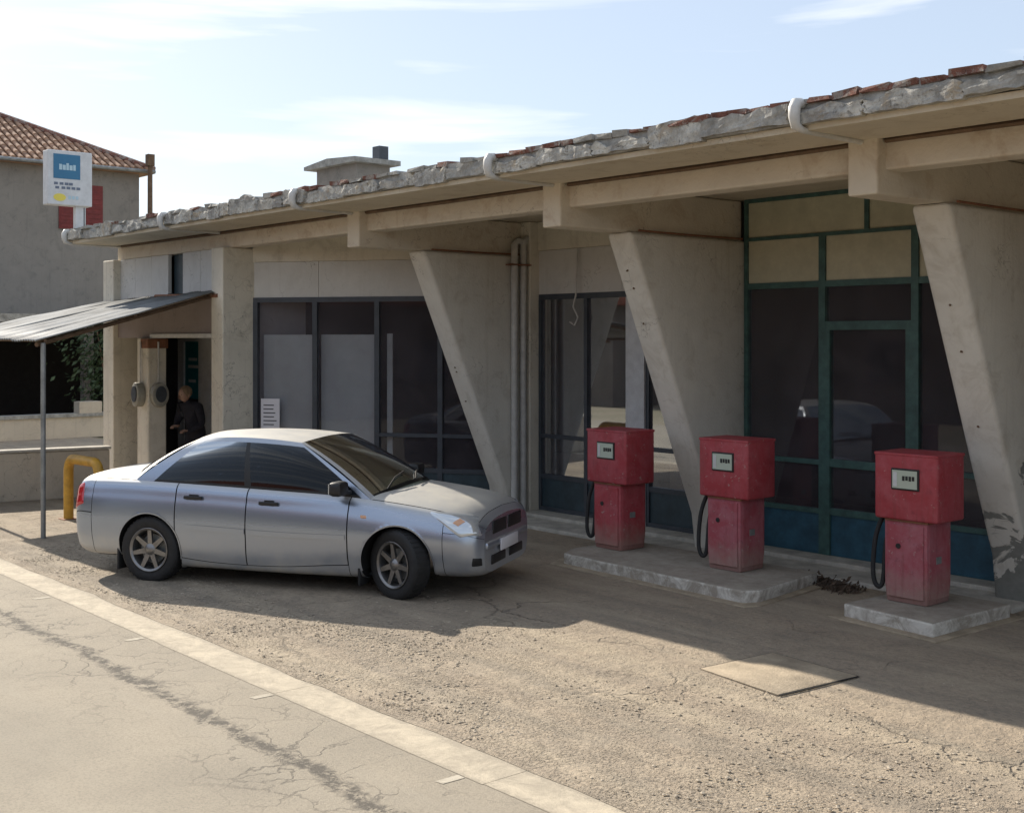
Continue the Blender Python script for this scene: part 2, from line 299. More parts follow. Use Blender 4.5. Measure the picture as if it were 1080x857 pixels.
def boxvf(x0, x1, y0, y1, z0, z1, bev=0., seg=2):
    if bev <= 0:
        V = [(x, y, z) for z in (z0, z1) for y in (y0, y1) for x in (x0, x1)]
        return V, [(0, 2, 3, 1), (4, 5, 7, 6), (0, 1, 5, 4), (2, 6, 7, 3), (0, 4, 6, 2), (1, 3, 7, 5)]
    bm = bmesh.new(); bmesh.ops.create_cube(bm, size=1)
    for v in bm.verts: v.co = Vector(((x0+x1)/2+v.co.x*(x1-x0), (y0+y1)/2+v.co.y*(y1-y0), (z0+z1)/2+v.co.z*(z1-z0)))
    bmesh.ops.bevel(bm, geom=list(bm.edges), offset=bev, segments=seg, affect='EDGES', profile=.5)
    return bm_vf(bm)
def bm_vf(bm):
    bm.verts.ensure_lookup_table(); bm.verts.index_update()
    V = [tuple(v.co) for v in bm.verts]; F = [tuple(v.index for v in f.verts) for f in bm.faces]; bm.free(); return V, F
def prism(poly, a, b, axis):
    """poly: 2D points; extruded from a to b along axis (0:x with poly=(y,z), 1:y with (x,z), 2:z with (x,y))"""
    def p(q, e): return (e, q[0], q[1]) if axis == 0 else ((q[0], e, q[1]) if axis == 1 else (q[0], q[1], e))
    n = len(poly); V = [p(q, a) for q in poly]+[p(q, b) for q in poly]
    F = [tuple(range(n))[::-1], tuple(range(n, 2*n))]+[(i, (i+1) % n, n+(i+1) % n, n+i) for i in range(n)]
    return V, F
def bevelled(V, F, off, seg=2, angle=30):
    bm = bmesh.new(); vs = [bm.verts.new(v) for v in V]
    for f in F:
        try: bm.faces.new([vs[i] for i in f])
        except ValueError: pass
    bmesh.ops.recalc_face_normals(bm, faces=bm.faces)
    es = [e for e in bm.edges if len(e.link_faces) == 2 and e.calc_face_angle(0) > R(angle)]
    bmesh.ops.bevel(bm, geom=es, offset=off, segments=seg, affect='EDGES', profile=.5)
    return bm_vf(bm)
def tube(pts, r, seg=10, cap=True):
    pts = [Vector(p) for p in pts]; V = []; F = []; n = len(pts); up = None
    for i, p in enumerate(pts):
        d = (pts[min(i+1, n-1)]-pts[max(i-1, 0)]).normalized()
        if up is None: up = Vector((0, 0, 1)) if abs(d.z) < .9 else Vector((1, 0, 0))
        a = d.cross(up).normalized(); up = a.cross(d).normalized()
        rr = r[i] if isinstance(r, (list, tuple)) else r
        for k in range(seg):
            t_ = 2*math.pi*k/seg; V.append(tuple(p+a*math.cos(t_)*rr+up*math.sin(t_)*rr))
    for i in range(n-1):
        for k in range(seg):
            k2 = (k+1) % seg; F.append((i*seg+k, i*seg+k2, (i+1)*seg+k2, (i+1)*seg+k))
    if cap: F.append(tuple(range(seg))[::-1]); F.append(tuple((n-1)*seg+k for k in range(seg)))
    return V, F
def lathe(prof, seg=32):
    """prof: (r, y) points, axis = local y"""
    V = []; F = []; n = len(prof)
    for k in range(seg):
        a = 2*math.pi*k/seg
        for r_, y_ in prof: V.append((r_*math.cos(a), y_, r_*math.sin(a)))
    for k in range(seg):
        k2 = (k+1) % seg
        for i in range(n-1): F.append((k*n+i, k*n+i+1, k2*n+i+1, k2*n+i))
    return V, F
def obox(p0, d, nrm, s0, s1, z0, z1, d0, d1):
    V = []
    for z in (z0, z1):
        for q in (d0, d1):
            for s in (s0, s1): V.append((p0[0]+d[0]*s+nrm[0]*q, p0[1]+d[1]*s+nrm[1]*q, z))
    return V, [(0, 2, 3, 1), (4, 5, 7, 6), (0, 1, 5, 4), (2, 6, 7, 3), (0, 4, 6, 2), (1, 3, 7, 5)]
def tag(o, label=None, cat=None, group=None, kind=None):
    if label: o['label'] = label
    if cat: o['category'] = cat
    if group: o['group'] = group
    if kind: o['kind'] = kind
    return o
def thing(name, loc, label, cat, rz=0, group=None):
    o = bpy.data.objects.new(name, None); COL.objects.link(o); o.location = loc; o.rotation_euler = (0, 0, rz); o.empty_display_size = .2
    return tag(o, label, cat, group)
def copy_tree(o, parent=None):
    c = o.copy(); COL.objects.link(c); c.parent = parent
    for ch in list(o.children): copy_tree(ch, c)
    return c
def struct(name, V, F, mat, **k): return tag(mk(name, V, F, mat, **k), kind='structure')

# ------------------------------------------------------------------ setting
S_ = 900
struct('ground', [(-S_, -S_, -.02), (S_, -S_, -.02), (S_, S_, -.02), (-S_, S_, -.02)], [(0, 1, 2, 3)], 'earth')
struct('road', [(-300, -3.2, -.004), (300, -3.2, -.004), (300, 4.5, -.004), (-300, 4.5, -.004)], [(0, 1, 2, 3)], 'road')
# forecourt sheet with gentle unevenness and a ragged road edge
V = []; F = []; nx, ny = 130, 44
for j in range(ny+1):
    for i in range(nx+1):
        X = -33+i*40/nx; Y = 4.43+j*7.0/ny
        if j == 0: Y += .05*mnoise.noise(Vector((X*1.3, 2, 0)))+.03*mnoise.noise(Vector((X*4.1, 7, 0)))
        Z = .004+.010*(mnoise.noise(Vector((X*.9, Y*.9, 3)))+.5)
        V.append((X, Y, max(.003, Z) if j else .0008))
for j in range(ny):
    for i in range(nx): k = j*(nx+1)+i; F.append((k, k+1, k+nx+2, k+nx+1))
fore = struct('forecourt', V, F, 'forecourt', smooth=True)
# painted edge line, broken into lengths, and the short ticks beside it
x = -60.
edge_line = thing('edge_line', (-8, 4.27, 0), 'worn cream edge line painted along the road beside the forecourt', 'road marking'); del edge_line['category']; edge_line['kind'] = 'structure'; del edge_line['label']
while x < 20:
    ln = random.uniform(1.6, 2.6); w0 = 4.12+random.uniform(-.012, .012); w1 = 4.41+random.uniform(-.012, .012)
    mk('painted_stripe', [(x, w0, -.0015), (x+ln, w0+random.uniform(-.01, .01), -.0015), (x+ln, w1+.06, -.0015), (x, w1+.06, -.0015)], [(0, 1, 2, 3)], 'line', edge_line, edge_line.location); x += ln+.004
for k in range(-3, 8):
    X = -9.26+2.02*k
    mk('painted_tick', [(X-.03, 3.95, -.0015), (X+.03, 3.96, -.0015), (X+.035, 4.105, -.0015), (X-.025, 4.105, -.0015)], [(0, 1, 2, 3)], 'tick', edge_line, edge_line.location)
# tank cover slab let into the forecourt
tank = thing('tank_cover', (-5.35, 7.0, 0), 'square concrete tank cover let into the sunlit forecourt', 'tank cover')
q = [(-5.77, 6.69), (-5.01, 6.58), (-4.93, 7.37), (-5.71, 7.44)]
V, F = prism(q, -.02, .0195, 2); mk('slab', *bevelled(V, F, .012, 2), 'cover', tank, tank.location, True)
e = MB()
for i in (1, 2, 0, 3):
    a, c2 = Vector(q[i]+(0,)), Vector(q[(i+1) % 4]+(0,)); n_ = Vector(((c2-a).y, -(c2-a).x, 0)).normalized(); wd = .022 if i == 1 else .006
    e.add([a+Vector((0, 0, .0165)), c2+Vector((0, 0, .0165)), c2+n_*wd+Vector((0, 0, .0165)), a+n_*wd+Vector((0, 0, .0165))], [(0, 3, 2, 1)])
e.build('joint', 'black', tank, tank.location)

# ------------------------------------------------------------------ station building
G = [-5.415-3.513*i for i in range(5)]; GX = [-1.902]+G
FY = 10.87
st = thing('petrol_station_building', (-10, FY, 0), 'long low cream petrol station with slanted concrete fins and a crumbling flat roof', 'building')
so = st.location
def sp_(name, VF, mat, parent=None, smooth=False, sharp=35): return mk(name, VF[0], VF[1], mat, parent or st, so, smooth, sharp)
RX0, RX1, RY0, RY1, RZ0, RZ1 = -19.72, 1.9, 7.37, 17.4, 3.91, 4.10
# roof slab, front edge broken and uneven
V = []; F = []; n = 180
for i in range(n+1):
    X = RX0+(RX1-RX0)*i/n; nn = mnoise.noise(Vector((X*2.1, 1, 1)))+.6*mnoise.noise(Vector((X*6.3, 4, 1)))
    yf = RY0+.03+.02*nn; zt = RZ1-.035+.028*mnoise.noise(Vector((X*3.3, 9, 2)))
    V += [(X, yf, RZ0+.012*mnoise.noise(Vector((X*4, 3, 5)))), (X, yf+.02, zt), (X, RY1, RZ1-.05), (X, RY1, RZ0)]
for i in range(n):
    a = i*4; 
    for k in range(4): k2 = (k+1) % 4; F.append((a+k, a+k2, a+4+k2, a+4+k))
F += [(0, 3, 2, 1), (4*n, 4*n+1, 4*n+2, 4*n+3)]
roof = sp_('roof', (V, F), 'conc')
sp_('soffit', boxvf(RX0+.06, RX1-.06, RY0+.075, 8.17, RZ0-.05, RZ0-.004), 'soffit', roof)
sp_('ceiling', boxvf(RX0+.3, RX1-.3, 8.49, RY1-.3, RZ0-.025, RZ0-.004), 'soffit', roof)
# plaster still clinging to the roof edge, lump by lump
x = RX0; i = 0
while x < RX1-.05:
    ln = random.uniform(.22, .85); gap = random.choice((-.02, -.01, .0, .004, .05)) 
    if random.random() < .12: x += random.uniform(.05, .25); continue
    z0 = RZ0+random.uniform(-.02, .015); z1 = RZ1-random.choice((.015, .03, .05, .075, .1)); d = random.uniform(.012, .03)
    nb = max(4, int(ln/.06)); tz = random.uniform(0, 99); nr = 5; V = []; F = []
    for k in range(nb+1):
        X = x+ln*k/nb; ed = min(k, nb-k)
        tp = z1+.06*mnoise.noise(Vector((X*5.5, tz, 0)))-(.045*random.random() if ed == 0 else 0); bt = z0+.012*mnoise.noise(Vector((X*8, tz, 4)))
        for j in range(nr+1):
            zz = bt+(tp-bt)*j/nr; jx = random.uniform(-.02, .02) if ed == 0 else 0
            V.append((X+jx, RY0+.03-d-.016*mnoise.noise(Vector((X*11, zz*11, tz)))-.008*mnoise.noise(Vector((X*31, zz*31, tz))), zz+random.uniform(-.006, .006)))
    nf = len(V); V += [(a, RY0+.09, c_) for a, b_, c_ in V]
    for k in range(nb):
        for j in range(nr): q_ = k*(nr+1)+j; F.append((q_, q_+nr+1, q_+nr+2, q_+1))
    rim_ = [k*(nr+1) for k in range(nb+1)]+[nb*(nr+1)+j for j in range(1, nr+1)]+[k*(nr+1)+nr for k in range(nb-1, -1, -1)]+[j for j in range(nr-1, 0, -1)]
    for k in range(len(rim_)): a, b_ = rim_[k], rim_[(k+1) % len(rim_)]; F.append((a, a+nf, b_+nf, b_))
    sp_('plaster_patch', (V, F), 'plaster_chip' if random.random() < .72 else 'conc', roof); x += ln+gap
# red bricks and tiles of the upstand along the roof edge
x = RX0+.05
while x < RX1-.1:
    ln = random.uniform(.16, .30); u = random.random()
    dens = .92 if x > -13 else .6
    if u < dens:
        z0 = RZ1-.05; z1 = RZ1+random.uniform(-.022, .002); y0 = RY0+random.uniform(.008, .03)
        V, F = boxvf(x, x+ln-.01, y0, y0+.16, z0, z1)
        V = [(a+random.uniform(-.015, .015), b_+random.uniform(-.012, .012), c_+random.uniform(-.012, .006)) for a, b_, c_ in V]
        sp_('edge_brick', (V, F), 'brick_red' if random.random() < .66 else 'conc', roof)
    x += ln
for a, b_ in zip([-19.55]+sorted(GX[:4])[0:], sorted(GX[:4])+[1.75]): sp_('conduit_or_groove_line', tube([(a+.16, 8.225, RZ0-.058), ((a+b_)/2, 8.222, RZ0-.066), (b_-.14, 8.225, RZ0-.058)], .022, 7), 'wood')  # dark tube added to draw the shaded groove between soffit and beam
# longitudinal beam
sp_('beam', boxvf(-19.62, 1.8, 8.25, 8.5, 3.63, RZ0-.004, .02), 'beam')
for k, X in enumerate(GX[:4]):
    sp_('bracket', boxvf(X-.115, X+.145, 8.13, FY+.02, 3.44, RZ0-.03, .018), 'beam')
    # slanted fin
    poly = [(9.03, 3.438), (FY+.02, 3.438), (FY+.02, .0), (10.40, .0), (10.34, .42)]
    V, F = prism(poly, X-.135, X+.215, 0)
    if k < 3 or k == 3: fin = sp_('fin', bevelled(V, F, .045, 3), 'fin' if k == 1 else 'fin_clean', None, True, 40)
    if k == 1: fin['label'] = 'fin with paint flaking off its foot'
    # seam wire and iron bolt stubs along the top of the fin
    mb = MB(); mb.add(*tube([(X+.222, 9.15, 3.452), (X+.226, 9.9, 3.447), (X+.222, 10.8, 3.452)], .011, 6)); mb.build('seam_rod', 'rust', st, so)
    for q_ in range(3):
        zz = random.uniform(1.2, 3.2); yf = 10.34+(9.03-10.34)*(zz-.42)/(3.438-.42); sp_('bolt', tube([(X+random.uniform(-.05, .12), yf+.02, zz), (X+.03, yf-.012, zz+.004)], .010, 6), 'wood')
# roof water spouts
for X in G:
    X += random.uniform(-.03, .03)
    pts = [(X, RY0+.08, 4.035), (X, RY0+.02, 4.05), (X, RY0-.025, 4.045), (X, RY0-.045, 4.01), (X, RY0-.047, 3.95), (X, RY0-.03, 3.885), (X+.005, RY0+.04, 3.862), (X+.02, 7.8, 3.852), (X+.02, 8.24, 3.848)]
    sp = sp_('water_spout', tube(pts, [.036, .042, .045, .045, .043, .036, .026, .022, .022], 10), 'white_pvc', None, True, 60)
# downpipes beside the third fin
for yy, zt in ((10.45, 3.62), (10.60, 3.66)):
    sp_('downpipe', tube([(-12.19, yy+.22, zt), (-12.17, yy+.06, zt), (-12.165, yy, zt-.05), (-12.165, yy, 2), (-12.165, yy, .02)], .045, 10), 'white_pvc', None, True, 60)
sp_('pipe_clip', boxvf(-12.24, -12.11, 10.35, 10.70, 3.30, 3.32), 'rust')
sp_('corner_post', boxvf(-12.30, -12.12, 10.68, 10.99, 0, RZ0-.03, .01), 'wall')
# left bay (porch) at Y=8.2
sp_('corner_pillar', boxvf(-19.90, -19.48, 8.12, 8.62, 0, 3.63, .015), 'wall')
sp_('porch_column', boxvf(-18.56, -18.14, 8.12, 8.42, 0, 2.36, .02), 'wall')
sp_('column_rust_collar', boxvf(-18.40, -18.12, 8.105, 8.44, 2.20, 2.35, .01), 'rust')
sp_('pilaster', boxvf(-16.05, -15.70, 8.12, 8.66, 0, 3.629, .015), 'wall')
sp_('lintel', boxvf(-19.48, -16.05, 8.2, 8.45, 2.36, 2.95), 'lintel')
sp_('lintel_edge', boxvf(-18.2, -16.05, 8.17, 8.2, 2.36, 2.42), 'white_pvc')
for a, b_ in ((-19.48, -18.9), (-18.895, -18.3), (-18.295, -17.70), (-17.20, -16.63), (-16.625, -16.05)):
    sp_('upper_panel', boxvf(a, b_, 8.24, 8.30, 2.95, 3.629, .006), 'white_wall')
sp_('upper_opening', boxvf(-17.70, -17.20, 8.34, 8.42, 2.95, 3.629), 'panel_teal')
# porch back wall with door
sp_('porch_wall', boxvf(-18.1, -15.9, 9.35, 9.5, 0.06, RZ0-.03), 'white_wall')
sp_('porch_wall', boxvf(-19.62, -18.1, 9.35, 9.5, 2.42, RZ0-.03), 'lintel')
sp_('porch_wall', boxvf(-15.9, -15.78, 8.66, 9.5, 0, RZ0-.03), 'white_wall')
sp_('porch_shade_sheet', boxvf(-19.615, -19.585, 8.63, 9.34, .06, RZ0-.03), 'dark_room')  # dark sheet added over the inner end wall to paint in porch shade
sp_('porch_gate', boxvf(-19.44, -18.66, 8.55, 8.6, 0.06, 2.34), 'frame_dark')
d_ = sp_('porch_door', boxvf(-19.56, -19.34, 9.28, 9.36, .06, 2.40), 'white_paint')
sp_('door_jamb', boxvf(-18.80, -18.1, 9.28, 9.349, .06, 2.40), 'white_paint', d_)
sp_('door_head', boxvf(-19.34, -18.80, 9.28, 9.36, 2.30, 2.40), 'white_paint', d_)
m, t, b = nodes('teal_poster'); b.inputs['Base Color'].default_value = (.012, .20, .24, 1); b.inputs['Roughness'].default_value = .4; M['poster'] = m
po = sp_('door_poster', boxvf(-19.34, -18.80, 9.31, 9.34, 1.35, 2.30), 'poster', d_)
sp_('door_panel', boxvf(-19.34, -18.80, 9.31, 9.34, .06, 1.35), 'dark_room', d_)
for zz, a, b_ in ((1.98, -19.2, -18.9), (1.86, -19.22, -18.86), (1.62, -19.2, -18.95)): sp_('poster_mark', boxvf(a, b_, 9.302, 9.309, zz, zz+.05), 'white_paint', d_)
# walls of the building (left end, back, right)
sp_('end_wall', boxvf(-19.88, -19.62, 8.62, 17.2, 0, RZ0-.004), 'wall'); sp_('end_wall', boxvf(1.5, 1.7, 10.9, 17.2, 0, RZ0-.004), 'wall')
sp_('back_wall', boxvf(-19.62, 1.5, 17.0, 17.2, 0, RZ0-.004), 'wall')
# interior
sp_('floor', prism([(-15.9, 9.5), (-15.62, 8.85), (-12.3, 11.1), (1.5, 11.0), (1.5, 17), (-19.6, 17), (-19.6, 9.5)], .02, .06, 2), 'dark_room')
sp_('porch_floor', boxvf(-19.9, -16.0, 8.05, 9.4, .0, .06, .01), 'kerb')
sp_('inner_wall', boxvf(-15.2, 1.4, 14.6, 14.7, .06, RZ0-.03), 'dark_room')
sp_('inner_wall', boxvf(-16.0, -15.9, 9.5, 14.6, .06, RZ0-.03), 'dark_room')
# ---- glazed bays
def bay(name, p0, p1, bars, panes, fmat, depth=.07):
    p0 = Vector(p0); p1 = Vector(p1); d = (p1-p0).normalized(); nrm = Vector((d.y, -d.x))
    mb = MB()
    for (s0, s1, z0, z1) in bars: dq = depth+(.008 if z1-z0 > s1-s0 else 0); mb.add(*obox(p0, d, nrm, s0, s1, z0, z1, -dq/2, dq/2))
    fr = mb.build(name, fmat, st, so)
    for (s0, s1, z0, z1, mt) in panes:
        nm = 'pane' if mt == 'glass' else 'panel'; th = .008 if mt == 'glass' else .03
        V, F = obox(p0, d, nrm, s0, s1, z0, z1, -th/2, th/2); mk(nm, V, F, mt, fr, so)
    return fr, d, nrm
# diagonal shop window between pilaster and third fin
p0, p1 = (-15.72, 8.62), (-12.32, 10.92); Ld = math.dist(p0, p1)
cols = [0., .95, 1.88, 2.80, 3.72, Ld]
bars = [(0, Ld, 2.86, 2.93), (0, Ld, .06, .12), (1.88, Ld, 1.0, 1.05), (0, Ld, .52, .58)]
bars += [(c_-.035 if i else 0, c_+.035 if i else .07, .12, 2.86) for i, c_ in enumerate(cols[:-1])]+[(Ld-.05, Ld, .12, 2.86)]
panes = []
for i in range(5):
    a, b_ = cols[i]+(.035 if i else .07), cols[i+1]-.035
    panes += [(a, b_, .12, .52, 'panel_teal'), (a, b_, .58, 2.86, 'glass')] if i < 2 else [(a, b_, .12, .52, 'panel_teal'), (a, b_, .58, 1.0, 'glass'), (a, b_, 1.05, 2.86, 'glass')]
fr1, dd, nn_ = bay('shop_window', p0, p1, bars, panes, 'frame_dark')
P0 = Vector(p0)
for a, b_ in ((.10, .91), (.99, 1.84)): sp_('window_blind', obox(P0, dd, nn_, a, b_, .6, 2.40+random.uniform(-.02, .02), -.12, -.10), 'blind')
sp_('window_blind', obox(P0, dd, nn_, 1.98, 2.06, .6, 2.42, -.12, -.10), 'blind')
nt_ = sp_('window_notice', obox(P0, dd, nn_, .02+.09, .40, 1.06, 1.50, .005, .009), 'paper')
for k in range(6): sp_('print_line', obox(P0, dd, nn_, .15, .36-random.uniform(0, .06), 1.40-k*.055, 1.415-k*.055, .0092, .0098), 'frame_dark', nt_)
for a, b_ in ((0, 1.0), (1.006, 2.6), (2.606, Ld)): sp_('upper_panel', obox(P0, dd, nn_, a, b_, 2.93, 3.43, -.06, .02), 'white_wall')
sp_('upper_wall', obox(P0, dd, nn_, 0, Ld, 3.434, RZ0-.03, -.06, .035), 'wall')
# middle bay
f0 = (-12.12, FY); bars = [(0, 3.0, 2.86, 2.93), (0, 3.0, .10, .15), (0, .05, .15, 2.86), (.86, .92, .15, 2.86), (0, 1.62, 1.05, 1.10), (1.95, 3.0, 1.0, 1.05), (0, 3.0, .52, .58), (1.93, 1.98, .15, 2.86)]
panes = [(.05, .86, .58, 1.05, 'glass'), (.92, 1.62, .58, 1.05, 'glass'), (.05, .86, 1.10, 2.86, 'glass'), (.92, 1.62, 1.10, 2.86, 'glass'), (.05, .86, .15, .52, 'panel_teal'), (.92, 1.62, .15, .52, 'panel_teal'),
         (1.98, 3.0, .58, 1.0, 'glass'), (1.98, 3.0, 1.05, 2.86, 'glass'), (1.98, 3.0, .15, .52, 'panel_teal')]
bay('shop_window', f0, (-9.05, FY), bars, panes, 'frame_dark')
sp_('window_post', boxvf(-10.50, -10.19, FY-.07, FY+.09, .1, 2.86, .008), 'white_paint')
for a, b_ in ((-12.12, -10.6), (-10.594, -9.06)): sp_('upper_panel', boxvf(a, b_, FY-.03, FY+.05, 2.93, 3.50), 'white_wall')
sp_('upper_wall', boxvf(-12.12, -9.06, FY-.045, FY+.05, 3.504, RZ0-.03), 'wall')
# entrance bay with green frame
def Z(a): return a
e0 = -8.705; bars = []; panes = []
def X_(v): return v-e0
W = -5.55-e0
bars = [(0, W, 3.84, 3.885), (0, W, 3.42, 3.46), (0, W, 2.89, 2.955), (0, .05, .1, 3.84), (X_(-7.17), X_(-7.12), 3.46, 3.84), (X_(-7.72), X_(-7.64), .1, 3.42), (X_(-6.64), X_(-6.56), .1, 3.42),
        (X_(-7.64), X_(-6.64), 2.44, 2.53), (X_(-7.64), X_(-7.585), .1, 2.44), (X_(-6.70), X_(-6.64), .1, 2.44), (.05, X_(-7.72), 1.03, 1.08), (X_(-7.585), X_(-6.70), 1.02, 1.10), (X_(-6.56), W, 1.03, 1.08),
        (.05, X_(-7.72), .52, .57), (X_(-7.585), X_(-6.70), .52, .59), (X_(-6.56), W, .52, .57), (0, W, .055, .1)]
panes = [(.05, X_(-7.17), 3.46, 3.84, 'panel_cream'), (X_(-7.12), W, 3.46, 3.84, 'panel_cream'), (.05, X_(-7.72), 2.955, 3.42, 'panel_cream'), (X_(-7.64), X_(-6.64), 2.955, 3.42, 'panel_cream'), (X_(-6.56), W, 2.955, 3.42, 'panel_cream'),
         (.05, X_(-7.72), 1.08, 2.89, 'glass'), (.05, X_(-7.72), .57, 1.03, 'glass'), (.05, X_(-7.72), .1, .52, 'panel_blue'), (X_(-7.64), X_(-6.64), 2.53, 2.89, 'glass'), (X_(-7.585), X_(-6.70), 1.10, 2.44, 'glass'), (X_(-7.585), X_(-6.70), .59, 1.02, 'glass'),
         (X_(-7.585), X_(-6.70), .1, .52, 'panel_blue'), (X_(-6.56), W, 1.08, 2.89, 'glass'), (X_(-6.56), W, .57, 1.03, 'glass'), (X_(-6.56), W, .1, .52, 'panel_blue')]
bay('entrance_glazing', (e0, FY), (-5.55, FY), bars, panes, 'frame_green')
# right of the first fin (out of frame but there)
bay('shop_window', (-5.2, FY), (-2.04, FY), [(0, 3.1, 2.86, 2.93), (0, 3.1, .1, .15), (0, .05, .15, 2.86), (1.5, 1.56, .15, 2.86), (3.05, 3.1, .15, 2.86)], [(.05, 1.5, .15, 2.86, 'glass'), (1.56, 3.05, .15, 2.86, 'glass')], 'frame_dark')
sp_('upper_wall', boxvf(-5.2, -2.04, FY-.03, FY+.05, 2.93, RZ0-.03), 'white_wall')
sp_('upper_wall', boxvf(-1.68, 1.6, FY-.03, FY+.05, 0, RZ0-.03), 'wall')
# doorstep along the glass
V, F = prism([(-12.1, 10.02), (-5.2, 10.06), (-5.2, FY+.06), (-12.1, FY+.06)], 0, .055, 2); sp_('doorstep', bevelled(V, F, .015, 2), 'kerb')
V, F = prism([(-12.1, 10.52), (-5.6, 10.56), (-5.6, FY+.05), (-12.1, FY+.05)], .05, .099, 2); sp_('doorstep', bevelled(V, F, .012, 2), 'kerb')
# hanging wire in the middle bay
sp_('hanging_wire', tube([(-11.35, 10.80, 3.5), (-11.33, 10.76, 2.9), (-11.36, 10.74, 2.75), (-11.27, 10.74, 2.62), (-11.33, 10.74, 2.52), (-11.42, 10.74, 2.56)], .012, 6), 'white_pvc')
# things seen dimly through the glass
def cart(x, y, z, a, b_, c_, label, mat='carton'):
    o = thing('carton', (x, y, z), label, 'box'); V, F = boxvf(-a/2, a/2, -b_/2, b_/2, 0, c_, .01); mk('box', V, F, mat, o)
    mk('flap', *boxvf(-a/2+.01, -.005, -b_/2+.01, b_/2-.01, c_, c_+.006), mat, o); mk('flap', *boxvf(.005, a/2-.01, -b_/2+.01, b_/2-.01, c_, c_+.006), mat, o); return o
cart(-11.0, 11.35, .06, .62, .5, .95, 'tall brown carton behind the middle shop window left of the white post')
cart(-9.7, 11.4, .06, .8, .5, .93, 'wide brown carton behind the middle shop window right of the white post')
# chimney hut on the roof
hut = thing('roof_hut', (-17.36, 11.36, 4.05), 'small flat-topped rendered hut standing on the station roof', 'roof hut')
hx = -18.7
# ------------------------------------------------------------------ pump islands
def island(poly, h, label):
    c = (sum(p[0] for p in poly)/len(poly), sum(p[1] for p in poly)/len(poly), 0)
    o = thing('pump_island', c, label, 'island', group='raised pump islands')
    pts = []
    n = len(poly)
    for i in range(n):
        a, b_ = Vector(poly[i]), Vector(poly[(i+1) % n]); m_ = max(1, int((b_-a).length/.3))
        for k in range(m_): pts.append(tuple(a.lerp(b_, k/m_)+Vector((random.uniform(-.008, .008), random.uniform(-.008, .008)))))
    V, F = prism(pts, 0, h, 2); mk('plinth', *bevelled(V, F, .02, 2), 'island', o, c)
    cx, cy = c[0], c[1]; sk = [(cx+(p[0]-cx)*1.0+math.copysign(.09, p[0]-cx), cy+(p[1]-cy)*1.0+math.copysign(.10, p[1]-cy)) for p in poly]
    V, F = prism(sk, 0, .022, 2); mk('footing', *bevelled(V, F, .012, 2), 'cover', o, c); return o
island([(-9.52, 8.98), (-9.38, 8.72), (-6.93, 8.60), (-6.86, 8.75), (-7.02, 9.85), (-9.50, 9.85)], .13, 'long low concrete island carrying the two pumps nearer the car')
island([(-6.07, 8.86), (-5.17, 8.74), (-5.13, 9.88), (-6.02, 9.95)], .13, 'short low concrete island carrying the rightmost pump')
# ------------------------------------------------------------------ pumps
def smooth_path(p, n=4):
    p = [Vector(q) for q in p]; o = []
    for i in range(len(p)-1):
        a, b_, c, d = p[max(0, i-1)], p[i], p[i+1], p[min(len(p)-1, i+2)]
        for k in range(n):
            t_ = k/n; o.append(.5*(2*b_+(c-a)*t_+(2*a-5*b_+4*c-d)*t_*t_+(3*b_-a-3*c+d)*t_**3))
    return o+[p[-1]]
def pump(X, label, head_m, body_m, first=None):
    o = thing('fuel_pump', (X, 9.18, .13), label, 'fuel pump', group='old red fuel pumps')
    w_, d_ = .588, .431
    V, F = boxvf(0, w_, 0, d_, .70, 1.255, .022, 3); hd = mk('head', V, F, head_m, o, None, True)
    mk('top_lip', *boxvf(-.003, w_+.003, -.003, d_+.003, 1.235, 1.262, .008), head_m, hd)
    # lower body tapering slightly downward
    bx0, bx1, by0, by1 = .075, .475, .035, .415; V = []
    for z, i in ((0, .012), (.16, .0), (.70, .0)):
        V += [(bx0+i, by0+i, z), (bx1-i, by0+i, z), (bx1-i, by1-i, z), (bx0+i, by1-i, z)]
    F = [(3, 2, 1, 0), (8, 9, 10, 11)]+[(k*4+j, k*4+(j+1) % 4, k*4+4+(j+1) % 4, k*4+4+j) for k in range(2) for j in range(4)]
    bd = mk('body', *bevelled(V, F, .016, 2), body_m, o, None, True)
    mk('front_door', *boxvf(.105, .445, .022, .036, .05, .66, .005), body_m, bd); mk('side_door', *boxvf(.469, .477, .07, .38, .05, .66, .003), body_m, bd)
    mk('lock', *lathe_at((.215, .021, .48), .022, .012, 'y'), 'black', bd)
    mk('collar', *boxvf(.09, .49, .02, .42, .685, .705), 'rust', o)
    fr = mk('display_frame', *boxvf(.165, .425, -.012, .01, .955, 1.135, .006), 'black', hd)
    mk('display', *boxvf(.18, .41, -.016, -.011, .97, 1.12), 'display', fr)
    for k in range(4): mk('digit', *boxvf(.275+k*.03, .297+k*.03, -.019, -.0155, 1.035+.004*(k % 2), 1.075), 'black', fr)
    mk('tariff_strip', *boxvf(.19, .225, -.019, -.0155, .985, 1.105), 'white_paint', fr)
    mk('badge', *boxvf(.476, .482, .17, .25, .34, .40, .002), 'steel', bd)
    # hose: two hanging strands and the nozzle at the left side
    pts = [(.03, .12, .72), (.0, .10, .66), (-.032, .07, .52), (-.042, .05, .34), (-.036, .04, .20), (-.012, .04, .125), (.018, .05, .105), (.040, .06, .14), (.048, .07, .24), (.046, .09, .40), (.045, .12, .52)]
    mk('hose', *tube(smooth_path(pts), .02, 8), 'rubber', o, None, True, 70)
    mk('nozzle', *tube([(.075, .22, .70), (.045, .20, .62), (.04, .16, .50), (.055, .10, .44)], [.02, .028, .024, .014], 8), 'black', o, None, True, 60)
    mk('nozzle_holster', *boxvf(.03, .09, .13, .28, .46, .70, .01), 'black', o)
    return o
